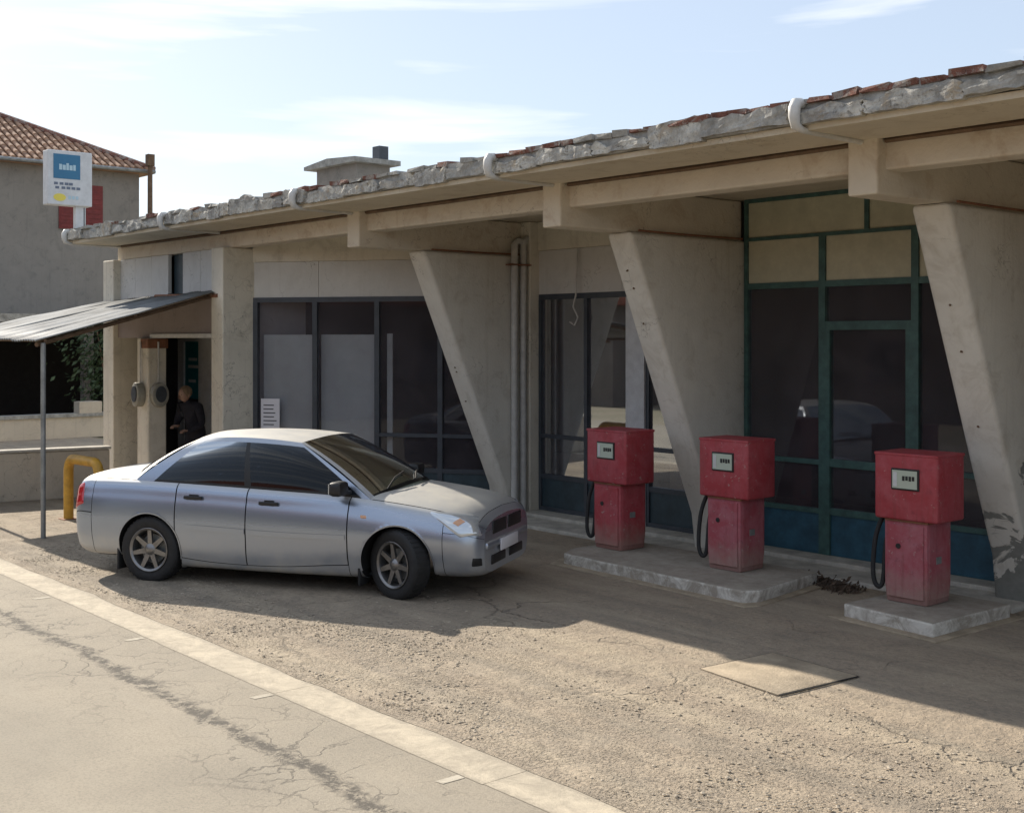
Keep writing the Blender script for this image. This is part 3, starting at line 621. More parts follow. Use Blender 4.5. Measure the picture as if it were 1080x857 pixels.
def lathe_at(c, r_, h, ax, seg=14):
    V, F = lathe([(0.0001, -h/2), (r_, -h/2), (r_, h/2), (.0001, h/2)], seg)
    return [(a+c[0], b_+c[1], z+c[2]) for a, b_, z in V], F
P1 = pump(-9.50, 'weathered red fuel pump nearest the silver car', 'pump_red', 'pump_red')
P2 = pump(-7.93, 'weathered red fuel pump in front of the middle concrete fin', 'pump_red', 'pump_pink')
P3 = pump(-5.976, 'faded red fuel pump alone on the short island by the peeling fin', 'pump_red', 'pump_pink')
for p_, a in ((P1, -.6), (P2, 1.2), (P3, .4)): p_.rotation_euler = (0, 0, R(a))
# ------------------------------------------------------------------ hut, sign, awning, bollard, meters
def build_hut():
    o = hut; hl = (0, 0, 0)
    mk('wall', *boxvf(-.60, .60, -.33, .33, 0, 1.14), 'house_wall', o)
    V, F = prism([(-.82, 1.20), (-.1, 1.27), (.74, 1.22), (.74, 1.14), (-.82, 1.14)], -.45, .45, 1); mk('slab', V, F, 'conc', o)
    mk('flue', *boxvf(.40, .60, .12, .30, 1.18, 1.46), 'frame_dark', o)
build_hut()
sg = thing('lightbox_sign', (-19.71, 7.45, 4.10), 'white lightbox sign with blue square on post at the left end of the roof', 'sign')
mk('post', *boxvf(-.05, .05, .12, .25, -.12, .44), 'white_paint', sg)
mk('post_foot', *boxvf(-.09, .09, .06, .31, -.06, .02), 'steel', sg)
mk('case', *boxvf(-.11, .11, -.35, .37, .38, 1.25, .015), 'white_paint', sg)
m, t, b = nodes('sign_blue'); f_ = noise_n(t, 5, 4); t.links.new(mixc(t, f_, (.02, .13, .26), (.035, .18, .32)), b.inputs['Base Color']); b.inputs['Roughness'].default_value = .35; M['sign_blue'] = m
m, t, b = nodes('sign_yellow'); b.inputs['Base Color'].default_value = (.75, .62, .10, 1); M['sign_yellow'] = m
m, t, b = nodes('sign_pale'); b.inputs['Base Color'].default_value = (.42, .58, .66, 1); M['sign_pale'] = m
m, t, b = nodes('sign_ink'); b.inputs['Base Color'].default_value = (.13, .16, .22, 1); M['sign_ink'] = m
bs = mk('blue_field', *boxvf(.110, .116, -.26, .17, .80, 1.19), 'sign_blue', sg)
for k, (a, w2, h2) in enumerate(((-.17, .045, .09), (-.115, .05, .08), (-.055, .04, .11), (-.005, .05, .08), (.055, .04, .09))): mk('letter', *boxvf(.116, .119, a, a+w2, .94, .94+h2), 'sign_pale', bs)
for r_, (z0, ys) in enumerate(((.70, (-.25, -.16, -.08, -.01)), (.635, (-.23, -.13, -.05, .03, .11)))):
    for a in ys: mk('letter', *boxvf(.110, .114, a, a+.06, z0, z0+.04), 'sign_ink', sg)
V, F = prism([(-.16+.10*math.cos(a*math.pi/8), .50+.06*math.sin(a*math.pi/8)) for a in range(16)], .110, .115, 0); mk('yellow_badge', V, F, 'sign_yellow', sg)
for a in (-.02, .04, .10): mk('letter', *boxvf(.110, .114, a, a+.04, .48, .53), 'sign_pale', sg)
# awning: corrugated sheets on a rafter frame and one thin pole
aw = thing('corrugated_awning', (-14.58, 5.25, 0), 'grey corrugated metal awning on a thin pole left of the car', 'awning'); ao = aw.location
IN0, IN1, OU0, OU1 = Vector((-20.0, 8.16, 2.92)), Vector((-16.0, 8.16, 2.99)), Vector((-18.55, 5.15, 2.33)), Vector((-14.5, 5.15, 2.31))
ns = 5
for k in range(ns):
    a0 = k/ns-.006; a1 = (k+1)/ns+.006; V = []; F = []; nc = 40; j0 = random.uniform(-.02, .03); dz = random.uniform(.0, .006)+.005*(k % 2)
    for i in range(nc+1):
        a = a0+(a1-a0)*i/nc
        for j in range(7):
            t_ = -.03+j0+1.04*j/6; p = OU0.lerp(OU1, a).lerp(IN0.lerp(IN1, a), t_)
            zz = .012*math.sin(i/nc*2*math.pi*10)+dz+.02*mnoise.noise(Vector((a*9, t_*3, k)))
            V.append((p.x, p.y, p.z+zz+.03))
    for i in range(nc):
        for j in range(6): q_ = i*7+j; F.append((q_, q_+7, q_+8, q_+1))
    o = mk('corrugated_sheet', V, F, 'sheet', aw, ao, True, 80); md = o.modifiers.new('solid', 'SOLIDIFY'); md.thickness = .004
for a in (.02, .5, .98): mk('rafter', *tube([OU0.lerp(OU1, a)+Vector((0, 0, -.03)), IN0.lerp(IN1, a)+Vector((0, 0, -.03))], .03, 6), 'wood', aw, ao)
for t_ in (.03, .5, .97): mk('batten', *tube([OU0.lerp(IN0, t_), OU1.lerp(IN1, t_)], .022, 6), 'wood', aw, ao)
V, F = tube([(-15.85, 8.12, 2.955), (-17.7, 8.04, 2.99)], .03, 6); mk('wall_bar', V, F, 'rust', aw, ao)
mk('pole', *tube([(-14.58, 5.23, 0), (-14.57, 5.225, 1.2), (-14.54, 5.215, 2.30)], .03, 10), 'steel', aw, ao, True, 60)
mk('pole', *tube([(-18.5, 5.22, 0), (-18.5, 5.2, 2.33)], .03, 10), 'steel', aw, ao, True, 60)
# yellow hoop bollard
bo = thing('hoop_bollard', (-15.45, 6.03, 0), 'yellow bent pipe hoop standing behind the car boot', 'bollard')
rr_ = .16; pts = [(-.45, 0, 0), (-.45, 0, .4)]+[(-.45+rr_-rr_*math.cos(a*math.pi/12), 0, .80-rr_+rr_*math.sin(a*math.pi/12)) for a in range(7)]+[(.45-rr_+rr_*math.sin(a*math.pi/12), .04, .80-rr_+rr_*math.cos(a*math.pi/12)) for a in range(7)]+[(.45, .05, .4), (.45, .05, 0)]
mk('pipe', *tube(pts, .062, 14), 'yellow', bo, None, True, 60)
for x_, y_ in ((-.45, 0), (.45, .05)): mk('foot_plate', *lathe_z((x_, y_, .015), .10, .03) if False else boxvf(x_-.1, x_+.1, y_-.1, y_+.1, .0, .02, .005), 'rust', bo)
# electricity meters on the porch column
for k, (x_, y_, rz_, lab) in enumerate(((-18.36, 8.12, 0, 'electricity meter on the street face of the porch column'), (-18.14, 8.27, R(90), 'electricity meter on the side of the porch column nearer the door'))):
    o = thing('electricity_meter', (x_, y_, 1.30), lab, 'meter', rz_, group='meters on the porch column')
    V, F = prism([(.14*math.cos(a*math.pi/12), .18+.19*math.sin(a*math.pi/12)) for a in range(24)], -.13, -.001, 1); mk('case', *bevelled(V, F, .02, 2), 'meter', o, None, True)
    V, F = prism([(.09*math.cos(a*math.pi/12), .19+.125*math.sin(a*math.pi/12)) for a in range(24)], -.145, -.125, 1); mk('window', V, F, 'frame_dark', o)
    mk('conduit_or_groove_line', *tube([(0, -.03, .34), (0, -.03, 1.0)], .015, 8), 'white_pvc', o)
# ------------------------------------------------------------------ low wall at left
lw = thing('boundary_wall', (-18.1, 6.3, 0), 'low rendered wall behind the yellow hoop at the left edge', 'wall')
V = []; F = []; A_, B_ = Vector((-18.75, .5 if False else 3.6)), Vector((-17.98, 7.42)); n = 26
dv = (B_-A_).normalized(); nv = Vector((dv.y, -dv.x))
for i in range(n+1):
    p = A_.lerp(B_, i/n); h_ = .70+.012*mnoise.noise(Vector((i*.6, 0, 0)))
    for (o_, z_) in ((.1, 0), (.1, h_), (-.1, h_+.01), (-.1, 0)): V.append((p.x+nv.x*o_, p.y+nv.y*o_, z_))
for i in range(n):
    for k in range(4): k2 = (k+1) % 4; F.append((i*4+k, i*4+k2, i*4+4+k2, i*4+4+k))
F += [(0, 3, 2, 1), (4*n, 4*n+1, 4*n+2, 4*n+3)]
mk('body', *bevelled(V, F, .02, 2, 50), 'low_wall', lw, lw.location)
V, F = obox(A_, dv, nv, -.02, (B_-A_).length+.02, .705, .745, -.125, .125); mk('coping', *bevelled(V, F, .012, 2), 'kerb', lw, lw.location)
# far low wall + carport + house
fw = thing('street_wall', (-29, 9, 0), 'grey low street wall in front of the dark carport', 'wall')
mk('body', *boxvf(-29.15, -28.9, 1, 16, 0, .50), 'low_wall', fw, fw.location); mk('coping', *boxvf(-29.2, -28.85, 1, 16, .50, .58), 'conc', fw, fw.location)
mk('pier', *boxvf(-29.2, -28.85, 11.2, 11.75, .58, .85), 'low_wall', fw, fw.location)
cp = thing('carport', (-33, 8, 0), 'deep dark carport beneath the rendered house', 'carport'); co = cp.location
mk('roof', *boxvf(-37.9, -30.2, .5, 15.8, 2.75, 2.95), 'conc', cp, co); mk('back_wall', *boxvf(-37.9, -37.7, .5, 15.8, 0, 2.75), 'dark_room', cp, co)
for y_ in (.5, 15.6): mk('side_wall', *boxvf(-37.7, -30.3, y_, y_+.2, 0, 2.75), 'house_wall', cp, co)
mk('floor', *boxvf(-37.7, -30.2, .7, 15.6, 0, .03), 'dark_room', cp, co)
for y_ in (4, 8.0, 11.9): mk('post', *boxvf(-30.6, -30.35, y_, y_+.25, 0.03, 2.75), 'house_wall', cp, co)
ho = thing('rendered_house', (-42, 10, 0), 'tall grey rendered house with a red hip tiled roof at far left', 'house'); hoo = ho.location
HX0, HX1, HY0, HY1, EZ = -47, -38, 2.5, 16.7, 7.72
mk('wall', *boxvf(HX0, HX1, HY0, HY1, 0, EZ), 'house_wall', ho, hoo)
ov = .35; sl = .5; hw = (HX1-HX0)/2+ov; rz = EZ+hw*sl
c_ = [(HX0-ov, HY0-ov, EZ), (HX1+ov, HY0-ov, EZ), (HX1+ov, HY1+ov, EZ), (HX0-ov, HY1+ov, EZ), ((HX0+HX1)/2, HY0-ov+hw, rz), ((HX0+HX1)/2, HY1+ov-hw, rz)]
c2 = c_+[(a, b_, EZ-.08) for a, b_, z_ in c_[:4]]
rf = mk('roof', c2, [(1, 2, 5, 4), (3, 0, 4, 5), (2, 3, 5), (0, 1, 4), (6, 9, 8, 7), (0, 6, 7, 1), (1, 7, 8, 2), (2, 8, 9, 3), (3, 9, 6, 0)], 'tile', ho, hoo)
# tile rows on the slope facing the station
yy = HY0-ov+.12
while yy < HY1+ov-.05:
    run = min(hw, HY1+ov-yy, yy-(HY0-ov))
    if run > .1:
        nseg = max(1, int(run/.42)); V = []; F = []
        for s_i in range(nseg):
            for e_ in (0, 1):
                tt = run*(s_i+e_)/nseg; rad = .085 if e_ == 0 else .068
                for k in range(7):
                    a = math.pi*k/6; V.append((HX1+ov+.04-tt, yy+rad*math.cos(a), EZ+.01+tt*sl+rad*.9*math.sin(a)+(.02 if e_ == 0 else 0)))
            b0 = s_i*14
            for k in range(6): F.append((b0+k, b0+k+1, b0+8+k, b0+7+k))
            F.append(tuple(b0+k for k in range(7)))
        mk('tile_row', V, F, 'tile', rf, hoo)
    yy += .235
mk('hip_cap', *tube([(HX1+ov, HY1+ov, EZ+.06), ((HX0+HX1)/2, HY1+ov-hw, rz+.06)], .11, 8), 'brick_red', rf, hoo)
for (y0, y1, z0, z1) in ((14.1, 14.62, 5.75, 6.9), (14.95, 15.48, 5.6, 7.15)): 
    sh = mk('shutter', *boxvf(HX1-.02, HX1+.05, y0, y1, z0, z1), 'shutter', ho, hoo)
    for k in range(10): mk('slat', *boxvf(HX1+.05, HX1+.065, y0+.05, y1-.05, z0+.06+k*(z1-z0)/10.3, z0+.12+k*(z1-z0)/10.3), 'shutter', sh, hoo)
wn = mk('window', *boxvf(HX1-.02, HX1+.03, 14.63, 14.94, 5.6, 7.1), 'white_paint', ho, hoo); mk('pane', *boxvf(HX1+.03, HX1+.04, 14.72, 14.9, 5.7, 7.0), 'frame_dark', wn, hoo)
mk('gutter', *tube([(HX1+ov+.07, HY0, EZ-.02), (HX1+ov+.07, HY1+ov, EZ-.02)], .06, 8), 'steel', ho, hoo)
up_ = thing('utility_pole', (-37.4, 16.80, 0), 'dark wooden pole rising beside the right corner of the rendered house', 'pole')
mk('shaft', *tube([(0, 0, 0), (0, 0, 8.2)], [.10, .075], 10), 'wood', up_); mk('cap', *boxvf(-.11, .11, -.11, .11, 7.85, 8.22), 'wood', up_)
# ------------------------------------------------------------------ leaves
def leaf_cloud(name, n, fn, size, mat, parent=None, off=None):
    mb = MB()
    for i in range(n):
        p = Vector(fn()); a = Vector((random.gauss(0, 1), random.gauss(0, 1), random.gauss(0, 1))).normalized(); b_ = a.orthogonal().normalized(); c_ = a.cross(b_)
        s = size*random.uniform(.6, 1.3)
        mb.add([p-b_*s, p+c_*s*.45+a*s*.1, p+b_*s, p-c_*s*.45+a*s*.1], [(0, 1, 2, 3)])
    return mb.build(name, mat, parent, off)
vn = thing('climbing_vine', (-30.0, 12.4, 0), 'dark green climbing vine on the right side of the carport', 'vine')
def f_v():
    t_ = random.random(); h_ = .2+2.5*t_
    return (-30.0+random.gauss(0, .16), 12.4+random.gauss(0, .25+.35*t_)-.3*t_, max(.05, h_+random.gauss(0, .12)))
leaf_cloud('foliage', 1500, f_v, .075, 'leaf', vn, vn.location)
mk('stem', *tube([(-30.0, 12.4, 0), (-29.95, 12.3, 1.2), (-30.05, 12.1, 2.6)], [.04, .03, .015], 7), 'wood', vn, vn.location)
def f_l():
    a = random.random(); return (-7.35+.72*a+random.gauss(0, .05), 10.0-.22*a+random.gauss(0, .075), .012+abs(random.gauss(0, .022)))
lf = leaf_cloud('leaf_litter', 1600, f_l, .026, 'dry_leaf'); tag(lf, 'dry brown leaf litter heaped between the two pump islands', 'leaves', kind='stuff')
# loose gravel on the forecourt edge
ico = [(0, 0, 1), (.894, 0, .447), (.276, .851, .447), (-.724, .526, .447), (-.724, -.526, .447), (.276, -.851, .447), (0, 0, -.3)]
icf = [(0, i, i % 5+1) for i in range(1, 6)]+[(6, i % 5+1, i) for i in range(1, 6)]
mb = MB(); cnt = 0
while cnt < 15000:
    X = random.uniform(-14, -2); Y = 4.5+abs(random.gauss(0, 1.15)); 
    if Y > 8.4: continue
    dn = mnoise.noise(Vector((X*.7, Y*1.6, 5)))+.5*mnoise.noise(Vector((X*2.4, Y*3, 1)))
    if dn < random.uniform(-.25, .5): continue
    s = random.choice((.004, .004, .005, .005, .006, .007, .009, .013))*random.uniform(.7, 1.25); a = random.random()*6.28; ca, sa = math.cos(a), math.sin(a); kx = random.uniform(.7, 1.4)
    mb.add([(X+s*(kx*v[0]*ca-v[1]*sa), Y+s*(kx*v[0]*sa+v[1]*ca), .010+s*.62*v[2]) for v in ico], icf); cnt += 1
gv = mb.build('gravel', 'stone'); tag(gv, 'loose gravel scattered along the forecourt edge', 'gravel', kind='stuff')
# ------------------------------------------------------------------ car
HEAD = math.atan2(1.33, 2.23)
car = thing('silver_car', (-11.74, 5.78, 0), 'dusty silver four-door saloon car parked nose-in before the pumps', 'car', HEAD)
ST = [
 (-.93, [(0, .36), (.35, .36), (.52, .38), (.57, .44), (.59, .52), (.59, .60), (.57, .68), (.52, .75), (.3, .79), (0, .80)]),
 (-.90, [(0, .28), (.42, .28), (.65, .31), (.715, .41), (.735, .52), (.735, .63), (.71, .76), (.65, .865), (.35, .915), (0, .925)]),
 (-.83, [(0, .23), (.48, .23), (.72, .27), (.785, .40), (.80, .53), (.80, .66), (.775, .81), (.70, .955), (.4, 1.0), (0, 1.012)]),
 (-.66, [(0, .2), (.5, .2), (.74, .24), (.81, .38), (.83, .52), (.832, .66), (.808, .82), (.725, .972), (.42, 1.022), (0, 1.035)]),
 (-.32, [(0, .2), (.5, .2), (.75, .235), (.815, .36), (.84, .51), (.845, .66), (.822, .825), (.748, .972), (.45, 1.028), (0, 1.045)]),
 (.1, [(0, .155), (.5, .155), (.745, .175), (.82, .33), (.843, .49), (.848, .65), (.826, .82), (.762, .965), (.5, 1.03), (0, 1.05)]),
 (.7, [(0, .15), (.5, .15), (.745, .165), (.818, .27), (.842, .47), (.849, .64), (.828, .81), (.766, .950), (.5, 1.02), (0, 1.04)]),
 (1.4, [(0, .15), (.5, .15), (.745, .165), (.818, .27), (.842, .46), (.849, .62), (.826, .79), (.764, .928), (.5, .99), (0, 1.02)]),
 (1.95, [(0, .155), (.5, .155), (.745, .175), (.82, .32), (.842, .47), (.846, .62), (.82, .78), (.752, .908), (.5, .972), (0, .995)]),
 (2.35, [(0, .16), (.5, .16), (.745, .19), (.82, .35), (.842, .49), (.842, .62), (.81, .765), (.728, .877), (.45, .945), (0, .967)]),
 (2.75, [(0, .2), (.5, .2), (.74, .24), (.812, .37), (.836, .5), (.835, .61), (.80, .735), (.71, .832), (.43, .905), (0, .928)]),
 (3.04, [(0, .2), (.5, .2), (.72, .24), (.795, .36), (.82, .48), (.82, .59), (.785, .705), (.70, .79), (.43, .862), (0, .884)]),
 (3.20, [(0, .2), (.47, .2), (.68, .24), (.755, .35), (.78, .47), (.778, .575), (.745, .68), (.665, .755), (.41, .822), (0, .845)]),
 (3.31, [(0, .21), (.44, .21), (.625, .25), (.69, .34), (.71, .45), (.71, .55), (.685, .645), (.61, .71), (.38, .768), (0, .79)]),
 (3.37, [(0, .24), (.40, .24), (.55, .27), (.605, .34), (.622, .44), (.62, .53), (.60, .61), (.535, .665), (.33, .71), (0, .728)]),
]
def cr(p0, p1, p2, p3, t_): return .5*(2*p1+(p2-p0)*t_+(2*p0-5*p1+4*p2-p3)*t_*t_+(3*p1-p0-3*p2+p3)*t_**3)
NS = len(ST)
def u_of_x(x_):
    if x_ <= ST[0][0]: return 0.
    for i in range(NS-1):
        if x_ <= ST[i+1][0]: return i+(x_-ST[i][0])/(ST[i+1][0]-ST[i][0])
    return NS-1.
def prof(i, v):
    P = ST[max(0, min(NS-1, i))][1]; k = min(int(v), 8); f = v-k; g = lambda j: P[max(0, min(9, j))]
    return [cr(g(k-1)[c], g(k)[c], g(k+1)[c], g(k+2)[c], f) for c in (0, 1)]
def BP(x_, v, sgn=1):
    u = u_of_x(x_); i = min(int(u), NS-2); f = u-i
    # smooth blend between stations (non-uniform safe hermite)
    xs = [ST[max(0, min(NS-1, j))][0] for j in (i-1, i, i+1, i+2)]; ps = [prof(j, v) for j in (i-1, i, i+1, i+2)]; r_ = []
    h = xs[2]-xs[1]
    for c in (0, 1):
        m1 = (ps[2][c]-ps[0][c])/(xs[2]-xs[0]) if i > 0 else (ps[2][c]-ps[1][c])/h
        m2 = (ps[3][c]-ps[1][c])/(xs[3]-xs[1]) if i < NS-2 else (ps[2][c]-ps[1][c])/h
        t_ = f; r_.append((2*t_**3-3*t_**2+1)*ps[1][c]+(t_**3-2*t_**2+t_)*h*m1+(-2*t_**3+3*t_**2)*ps[2][c]+(t_**3-t_**2)*h*m2)
    return Vector((x_, sgn*r_[0], r_[1]))
WR = .315; AR = .362; AXZ = .315
ARCH = [(0., AXZ), (2.6, AXZ)]
def grid(fn, a0, a1, na, b0, b1, nb, arch=False, flip=False):
    V = []; F = []; ins = []
    for i in range(na+1):
        for j in range(nb+1):
            p = fn(a0+(a1-a0)*i/na, b0+(b1-b0)*j/nb); V.append(Vector(p))
    dl = set()
    if arch:
        inside = [any(math.hypot(p.x-c[0], p.z-c[1]) < AR for c in ARCH) for p in V]
        newV = list(V)
    for i in range(na):
        for j in range(nb):
            k = i*(nb+1)+j; f = (k, k+nb+1, k+nb+2, k+1)
            if arch and all(inside[q_] for q_ in f): continue
            F.append(f[::-1] if flip else f)
            if arch:
                for q_ in f:
                    if inside[q_]:
                        p = V[q_]; c = min(ARCH, key=lambda c: math.hypot(p.x-c[0], p.z-c[1])); d = Vector((p.x-c[0], 0, p.z-c[1])); L_ = max(d.length, 1e-4)
                        newV[q_] = Vector((c[0]+d.x/L_*AR, p.y, c[1]+d.z/L_*AR))
    if arch: V = newV
    used = sorted({q_ for f in F for q_ in f}); mp_ = {q_: i for i, q_ in enumerate(used)}
    return [V[q_] for q_ in used], [tuple(mp_[q_] for q_ in f) for f in F]
def cpart(name, VF, mat, parent=None, smooth=True, sharp=45): return mk(name, VF[0], VF[1], mat, parent or car, None, smooth, sharp)
def both(fn, *a, **k):
    mb = MB()
    for s in (1, -1): mb.add(*grid(lambda p, q_: fn(p, q_, s), *a, flip=(s < 0), **k))
    return mb.V, mb.F
g_ = .006
cpart('underbody', both(lambda x_, v, s: BP(x_, v, s)*1, -.86, 3.32, 60, 0, 2.0, 8, arch=True), 'black')
inner = both(lambda x_, v, s: BP(x_, v, s)-Vector((0, s*.018, 0)), -.86, 3.30, 150, 1.6, 7.0, 40, arch=True); cpart('inner_shell', inner, 'black')
for s in (1, -1):
    fl = s < 0; fn = lambda x_, v: BP(x_, v, s)
    cpart('rear_quarter', grid(fn, -.66+g_, .30-g_, 50, 2.0, 7.0, 36, True, fl), 'silver')
    rd = cpart('rear_door', grid(fn, .30+g_, 1.07-g_, 40, 2.75, 7.0, 34, True, fl), 'silver')
    fd = cpart('front_door', grid(fn, 1.07+g_, 2.12-g_, 44, 2.75, 7.0, 34, False, fl), 'silver')
    cpart('sill', grid(fn, .30, 2.12, 50, 1.6, 2.70, 8, True, fl), 'silver')
    cpart('front_fender', grid(fn, 2.12+g_, 3.04, 60, 1.6, 7.0, 40, True, fl), 'silver')
    for d_, x_ in ((rd, .40), (fd, 1.21)):
        P_ = BP(x_+.1, 6.15, s); V, F = boxvf(x_, x_+.2, -.012, .012, -.017, .017, .008)
        mk('handle', [(a, P_.y+s*.016+b_, P_.z+c_) for a, b_, c_ in V], F, 'black', d_, None, True)
        V, F = boxvf(x_+.05, x_+.15, -.002, .002, -.032, .03, .001); mk('handle_cup', [(a, P_.y+s*.003+b_, P_.z+c_) for a, b_, c_ in V], F, 'black', d_)
    # side moulding
    for d_, x0, x1 in ((rd, .42, 1.06), (fd, 1.08, 2.1)):
        cpart('rub_strip', grid(lambda x_, v: BP(x_, v, s)+Vector((0, s*.007, 0)), x0, x1, 20, 4.32, 4.62, 3, False, fl), 'silver', d_)
    # wheel arch lip and liner
    for cx, cz in ARCH:
        V = []; F = []; n = 40
        for i in range(n+1):
            a = R(-12)+(math.pi+R(24))*i/n; px, pz = cx+AR*math.cos(a), max(.2, cz+AR*math.sin(a))
            # outer surface y at that point
            best = min((abs(BP(px, 2+k*.1, 1).z-pz), BP(px, 2+k*.1, 1).y) for k in range(46))[1]
            V += [(px, s*(best+.004), pz), (cx+(px-cx)*.965, s*(best+.002), cz+(pz-cz)*.965), (cx+(px-cx)*.98, s*(best-.05), cz+(pz-cz)*.98), (cx+(px-cx)*1.0, s*.45, cz+(pz-cz)*1.0)]
        for i in range(n):
            for k in range(3): q_ = i*4+k; F.append((q_, q_+1, q_+5, q_+4) if s > 0 else (q_+4, q_+5, q_+1, q_))
        o = cpart('wheel_arch', (V, F), 'black'); o.data.materials.append(M['silver'])
        for f in o.data.polygons:
            if f.index % 3 == 0: f.material_index = 1
    # mud flaps
    for cx in (-.37, 2.22): cpart('mud_flap', boxvf(cx-.012, cx+.012, min(s*.60, s*.80), max(s*.60, s*.80), .10, .34, .005), 'rubber')
# ends
def cap(xe, v0=0, v1=9, n=36):
    V = []; 
    for s in (1, -1):
        vs = [v0+(v1-v0)*i/n for i in range(n+1)]; vs = vs if s > 0 else vs[::-1]
        V += [BP(xe, v, s) for v in vs]
    return V, [tuple(range(len(V)))]
rb = cpart('rear_bumper', both(lambda x_, v, s: BP(x_, v, s), -.93, -.66, 22, .0, 4.9, 30), 'silver')
V, F = cap(-.93); 
for s in (1, -1): cpart('rear_panel', grid(lambda x_, v: BP(x_, v, s), -.93, -.66, 22, 4.96, 7.0, 16, flip=(s < 0)), 'silver')
cpart('rear_face', (V, F), 'silver')
cpart('boot_lid', both(lambda x_, v, s: BP(x_, v, s), -.93, -.16, 34, 7.06, 9.0, 16), 'silver')
fb = cpart('front_bumper', both(lambda x_, v, s: BP(x_, v, s), 3.04+g_, 3.37, 30, 0, 5.3, 34), 'silver'); cpart('bumper_face', cap(3.37, 0, 5.3), 'silver', fb)
for s in (1, -1): cpart('nose_panel', grid(lambda x_, v: BP(x_, v, s), 3.04+g_, 3.37, 30, 5.34, 7.0, 14, flip=(s < 0)), 'silver')
cpart('nose_face', cap(3.37, 5.3, 9), 'silver')
cpart('bonnet', both(lambda x_, v, s: BP(x_, v, s), 2.06, 3.315, 60, 7.05, 9.0, 20), 'silver')
cpart('nose_cap', both(lambda x_, v, s: BP(x_, v, s), 3.319, 3.37, 6, 7.0, 9.0, 20), 'silver')
# lamps, grille, intakes: raised patches on the body surface
def patch(name, fn, c, s, off, mat, parent=None, n=12):
    """c: four (x,v) corners"""
    V = []; F = []
    for i in range(n+1):
        for j in range(n+1):
            a, b_ = i/n, j/n
            x_ = (c[0][0]*(1-a)+c[1][0]*a)*(1-b_)+(c[3][0]*(1-a)+c[2][0]*a)*b_; v = (c[0][1]*(1-a)+c[1][1]*a)*(1-b_)+(c[3][1]*(1-a)+c[2][1]*a)*b_
            p = fn(x_, v, s); e_ = .012; dx = fn(x_+e_, v, s)-fn(x_-e_, v, s); dv = fn(x_, min(9, v+.06), s)-fn(x_, v-.06, s); nn = dx.cross(dv).normalized()*(1 if s > 0 else -1)
            if nn.dot(Vector((.0, s, .4))) < 0 and nn.dot(Vector((1 if x_ > 1 else -1, 0, 0))) < 0: nn = -nn
            ed = min(a, 1-a, b_, 1-b_); V.append(p+nn*(off if ed > 0 else -.004))
    for i in range(n):
        for j in range(n): q_ = i*(n+1)+j; f = (q_, q_+n+1, q_+n+2, q_+1); F.append(f if s > 0 else f[::-1])
    return cpart(name, (V, F), mat, parent, True, 50)
for s in (1, -1):
    hl = patch('headlight', BP, [(2.86, 6.85), (3.20, 5.05), (3.362, 5.6), (3.30, 7.5)], s, .010, 'lamp_lens')
    patch('indicator', BP, [(3.10, 6.1), (3.17, 5.8), (3.24, 6.6), (3.17, 6.85)], s, .014, 'amber', hl, 6)
    patch('taillight', BP, [(-.915, 5.1), (-.76, 5.4), (-.78, 6.7), (-.915, 6.75)], s, .010, 'tail_lens')
    patch('side_repeater', BP, [(2.24, 5.65), (2.31, 5.65), (2.31, 5.88), (2.24, 5.88)], s, .008, 'amber', None, 4)
    patch('fog_recess', BP, [(3.27, 2.75), (3.36, 2.75), (3.36, 3.6), (3.29, 3.6)], s, .004, 'black', fb, 6)
def fbox(name, y0, y1, z0, z1, x0, x1, mat, parent=fb, bv=.01): cpart(name, boxvf(x0, x1, y0, y1, z0, z1, bv), mat, parent)
fbox('lower_intake', -.44, -.06, .30, .385, 3.32, 3.382, 'black'); fbox('lower_intake', .06, .44, .30, .385, 3.32, 3.382, 'black')
fbox('bumper_bar', -.58, .58, .45, .52, 3.33, 3.39, 'silver', fb, .02)
fbox('number_plate', -.24, .24, .40, .51, 3.385, 3.402, 'paper', fb, .004)
fbox('grille', -.40, -.03, .57, .69, 3.32, 3.38, 'black', fb); fbox('grille', .03, .40, .57, .69, 3.32, 3.38, 'black', fb)
fbox('rear_plate', -.25, .25, .62, .73, -.95, -.926, 'paper', rb, .004)
# greenhouse
def mixv(a, b_, t_): return a*(1-t_)+b_*t_
def Bs(s_, sg_):
    x_ = -.21+(2.31+.21)*s_; p = BP(x_, 7.0, sg_); return Vector((x_, p.y-sg_*.006, p.z-.004))
C0 = Bs(0, 1); C1 = Bs(1, 1)
def RB(w_): a = abs(w_); return Vector((-.44+(C0.x+.44)*a**2.2, C0.y*w_, 1.045+(C0.z-1.045)*a**2.2))
def RT(w_): a = w_*w_; return Vector((.36+.05*a, .54*w_, 1.415-.035*a))
def WB(w_): a = abs(w_); return Vector((2.47+(C1.x-2.47)*a**2.0, C1.y*w_, .975+(C1.z-.975)*a**2.0))
def WT(w_): a = w_*w_; return Vector((1.57-.06*a, .565*w_, 1.405-.04*a))
def ROOF(s_, w_):
    p = mixv(RT(w_), WT(w_), s_); k = 4*s_*(1-s_); return p+Vector((0, .025*w_*abs(w_)*k, .028*k))
def SIDE(s_, t_, sg_):
    b_ = Bs(s_, sg_); r_ = ROOF(s_, sg_); p = mixv(b_, r_, t_); k = 4*t_*(1-t_); p.y += sg_*.028*k; p.z += .012*k
    if s_ > .5: p.x += .02*k*(s_-.5)*2
    return p
def REAR(w_, t_):
    p = mixv(RB(w_), RT(w_), t_); k = 4*t_*(1-t_); return p+Vector((-.035*k, 0, .02*k))
def WIND(w_, t_):
    p = mixv(WB(w_), WT(w_), t_); k = 4*t_*(1-t_); return p+Vector((.035*k*(1-.5*w_*w_), 0, .02*k))
cpart('roof', grid(ROOF, 0, 1, 24, -1, 1, 28, flip=True), 'silver')
S0, SB0, SB1, S1, T0, T1 = .085, .485, .515, .965, .035, .90
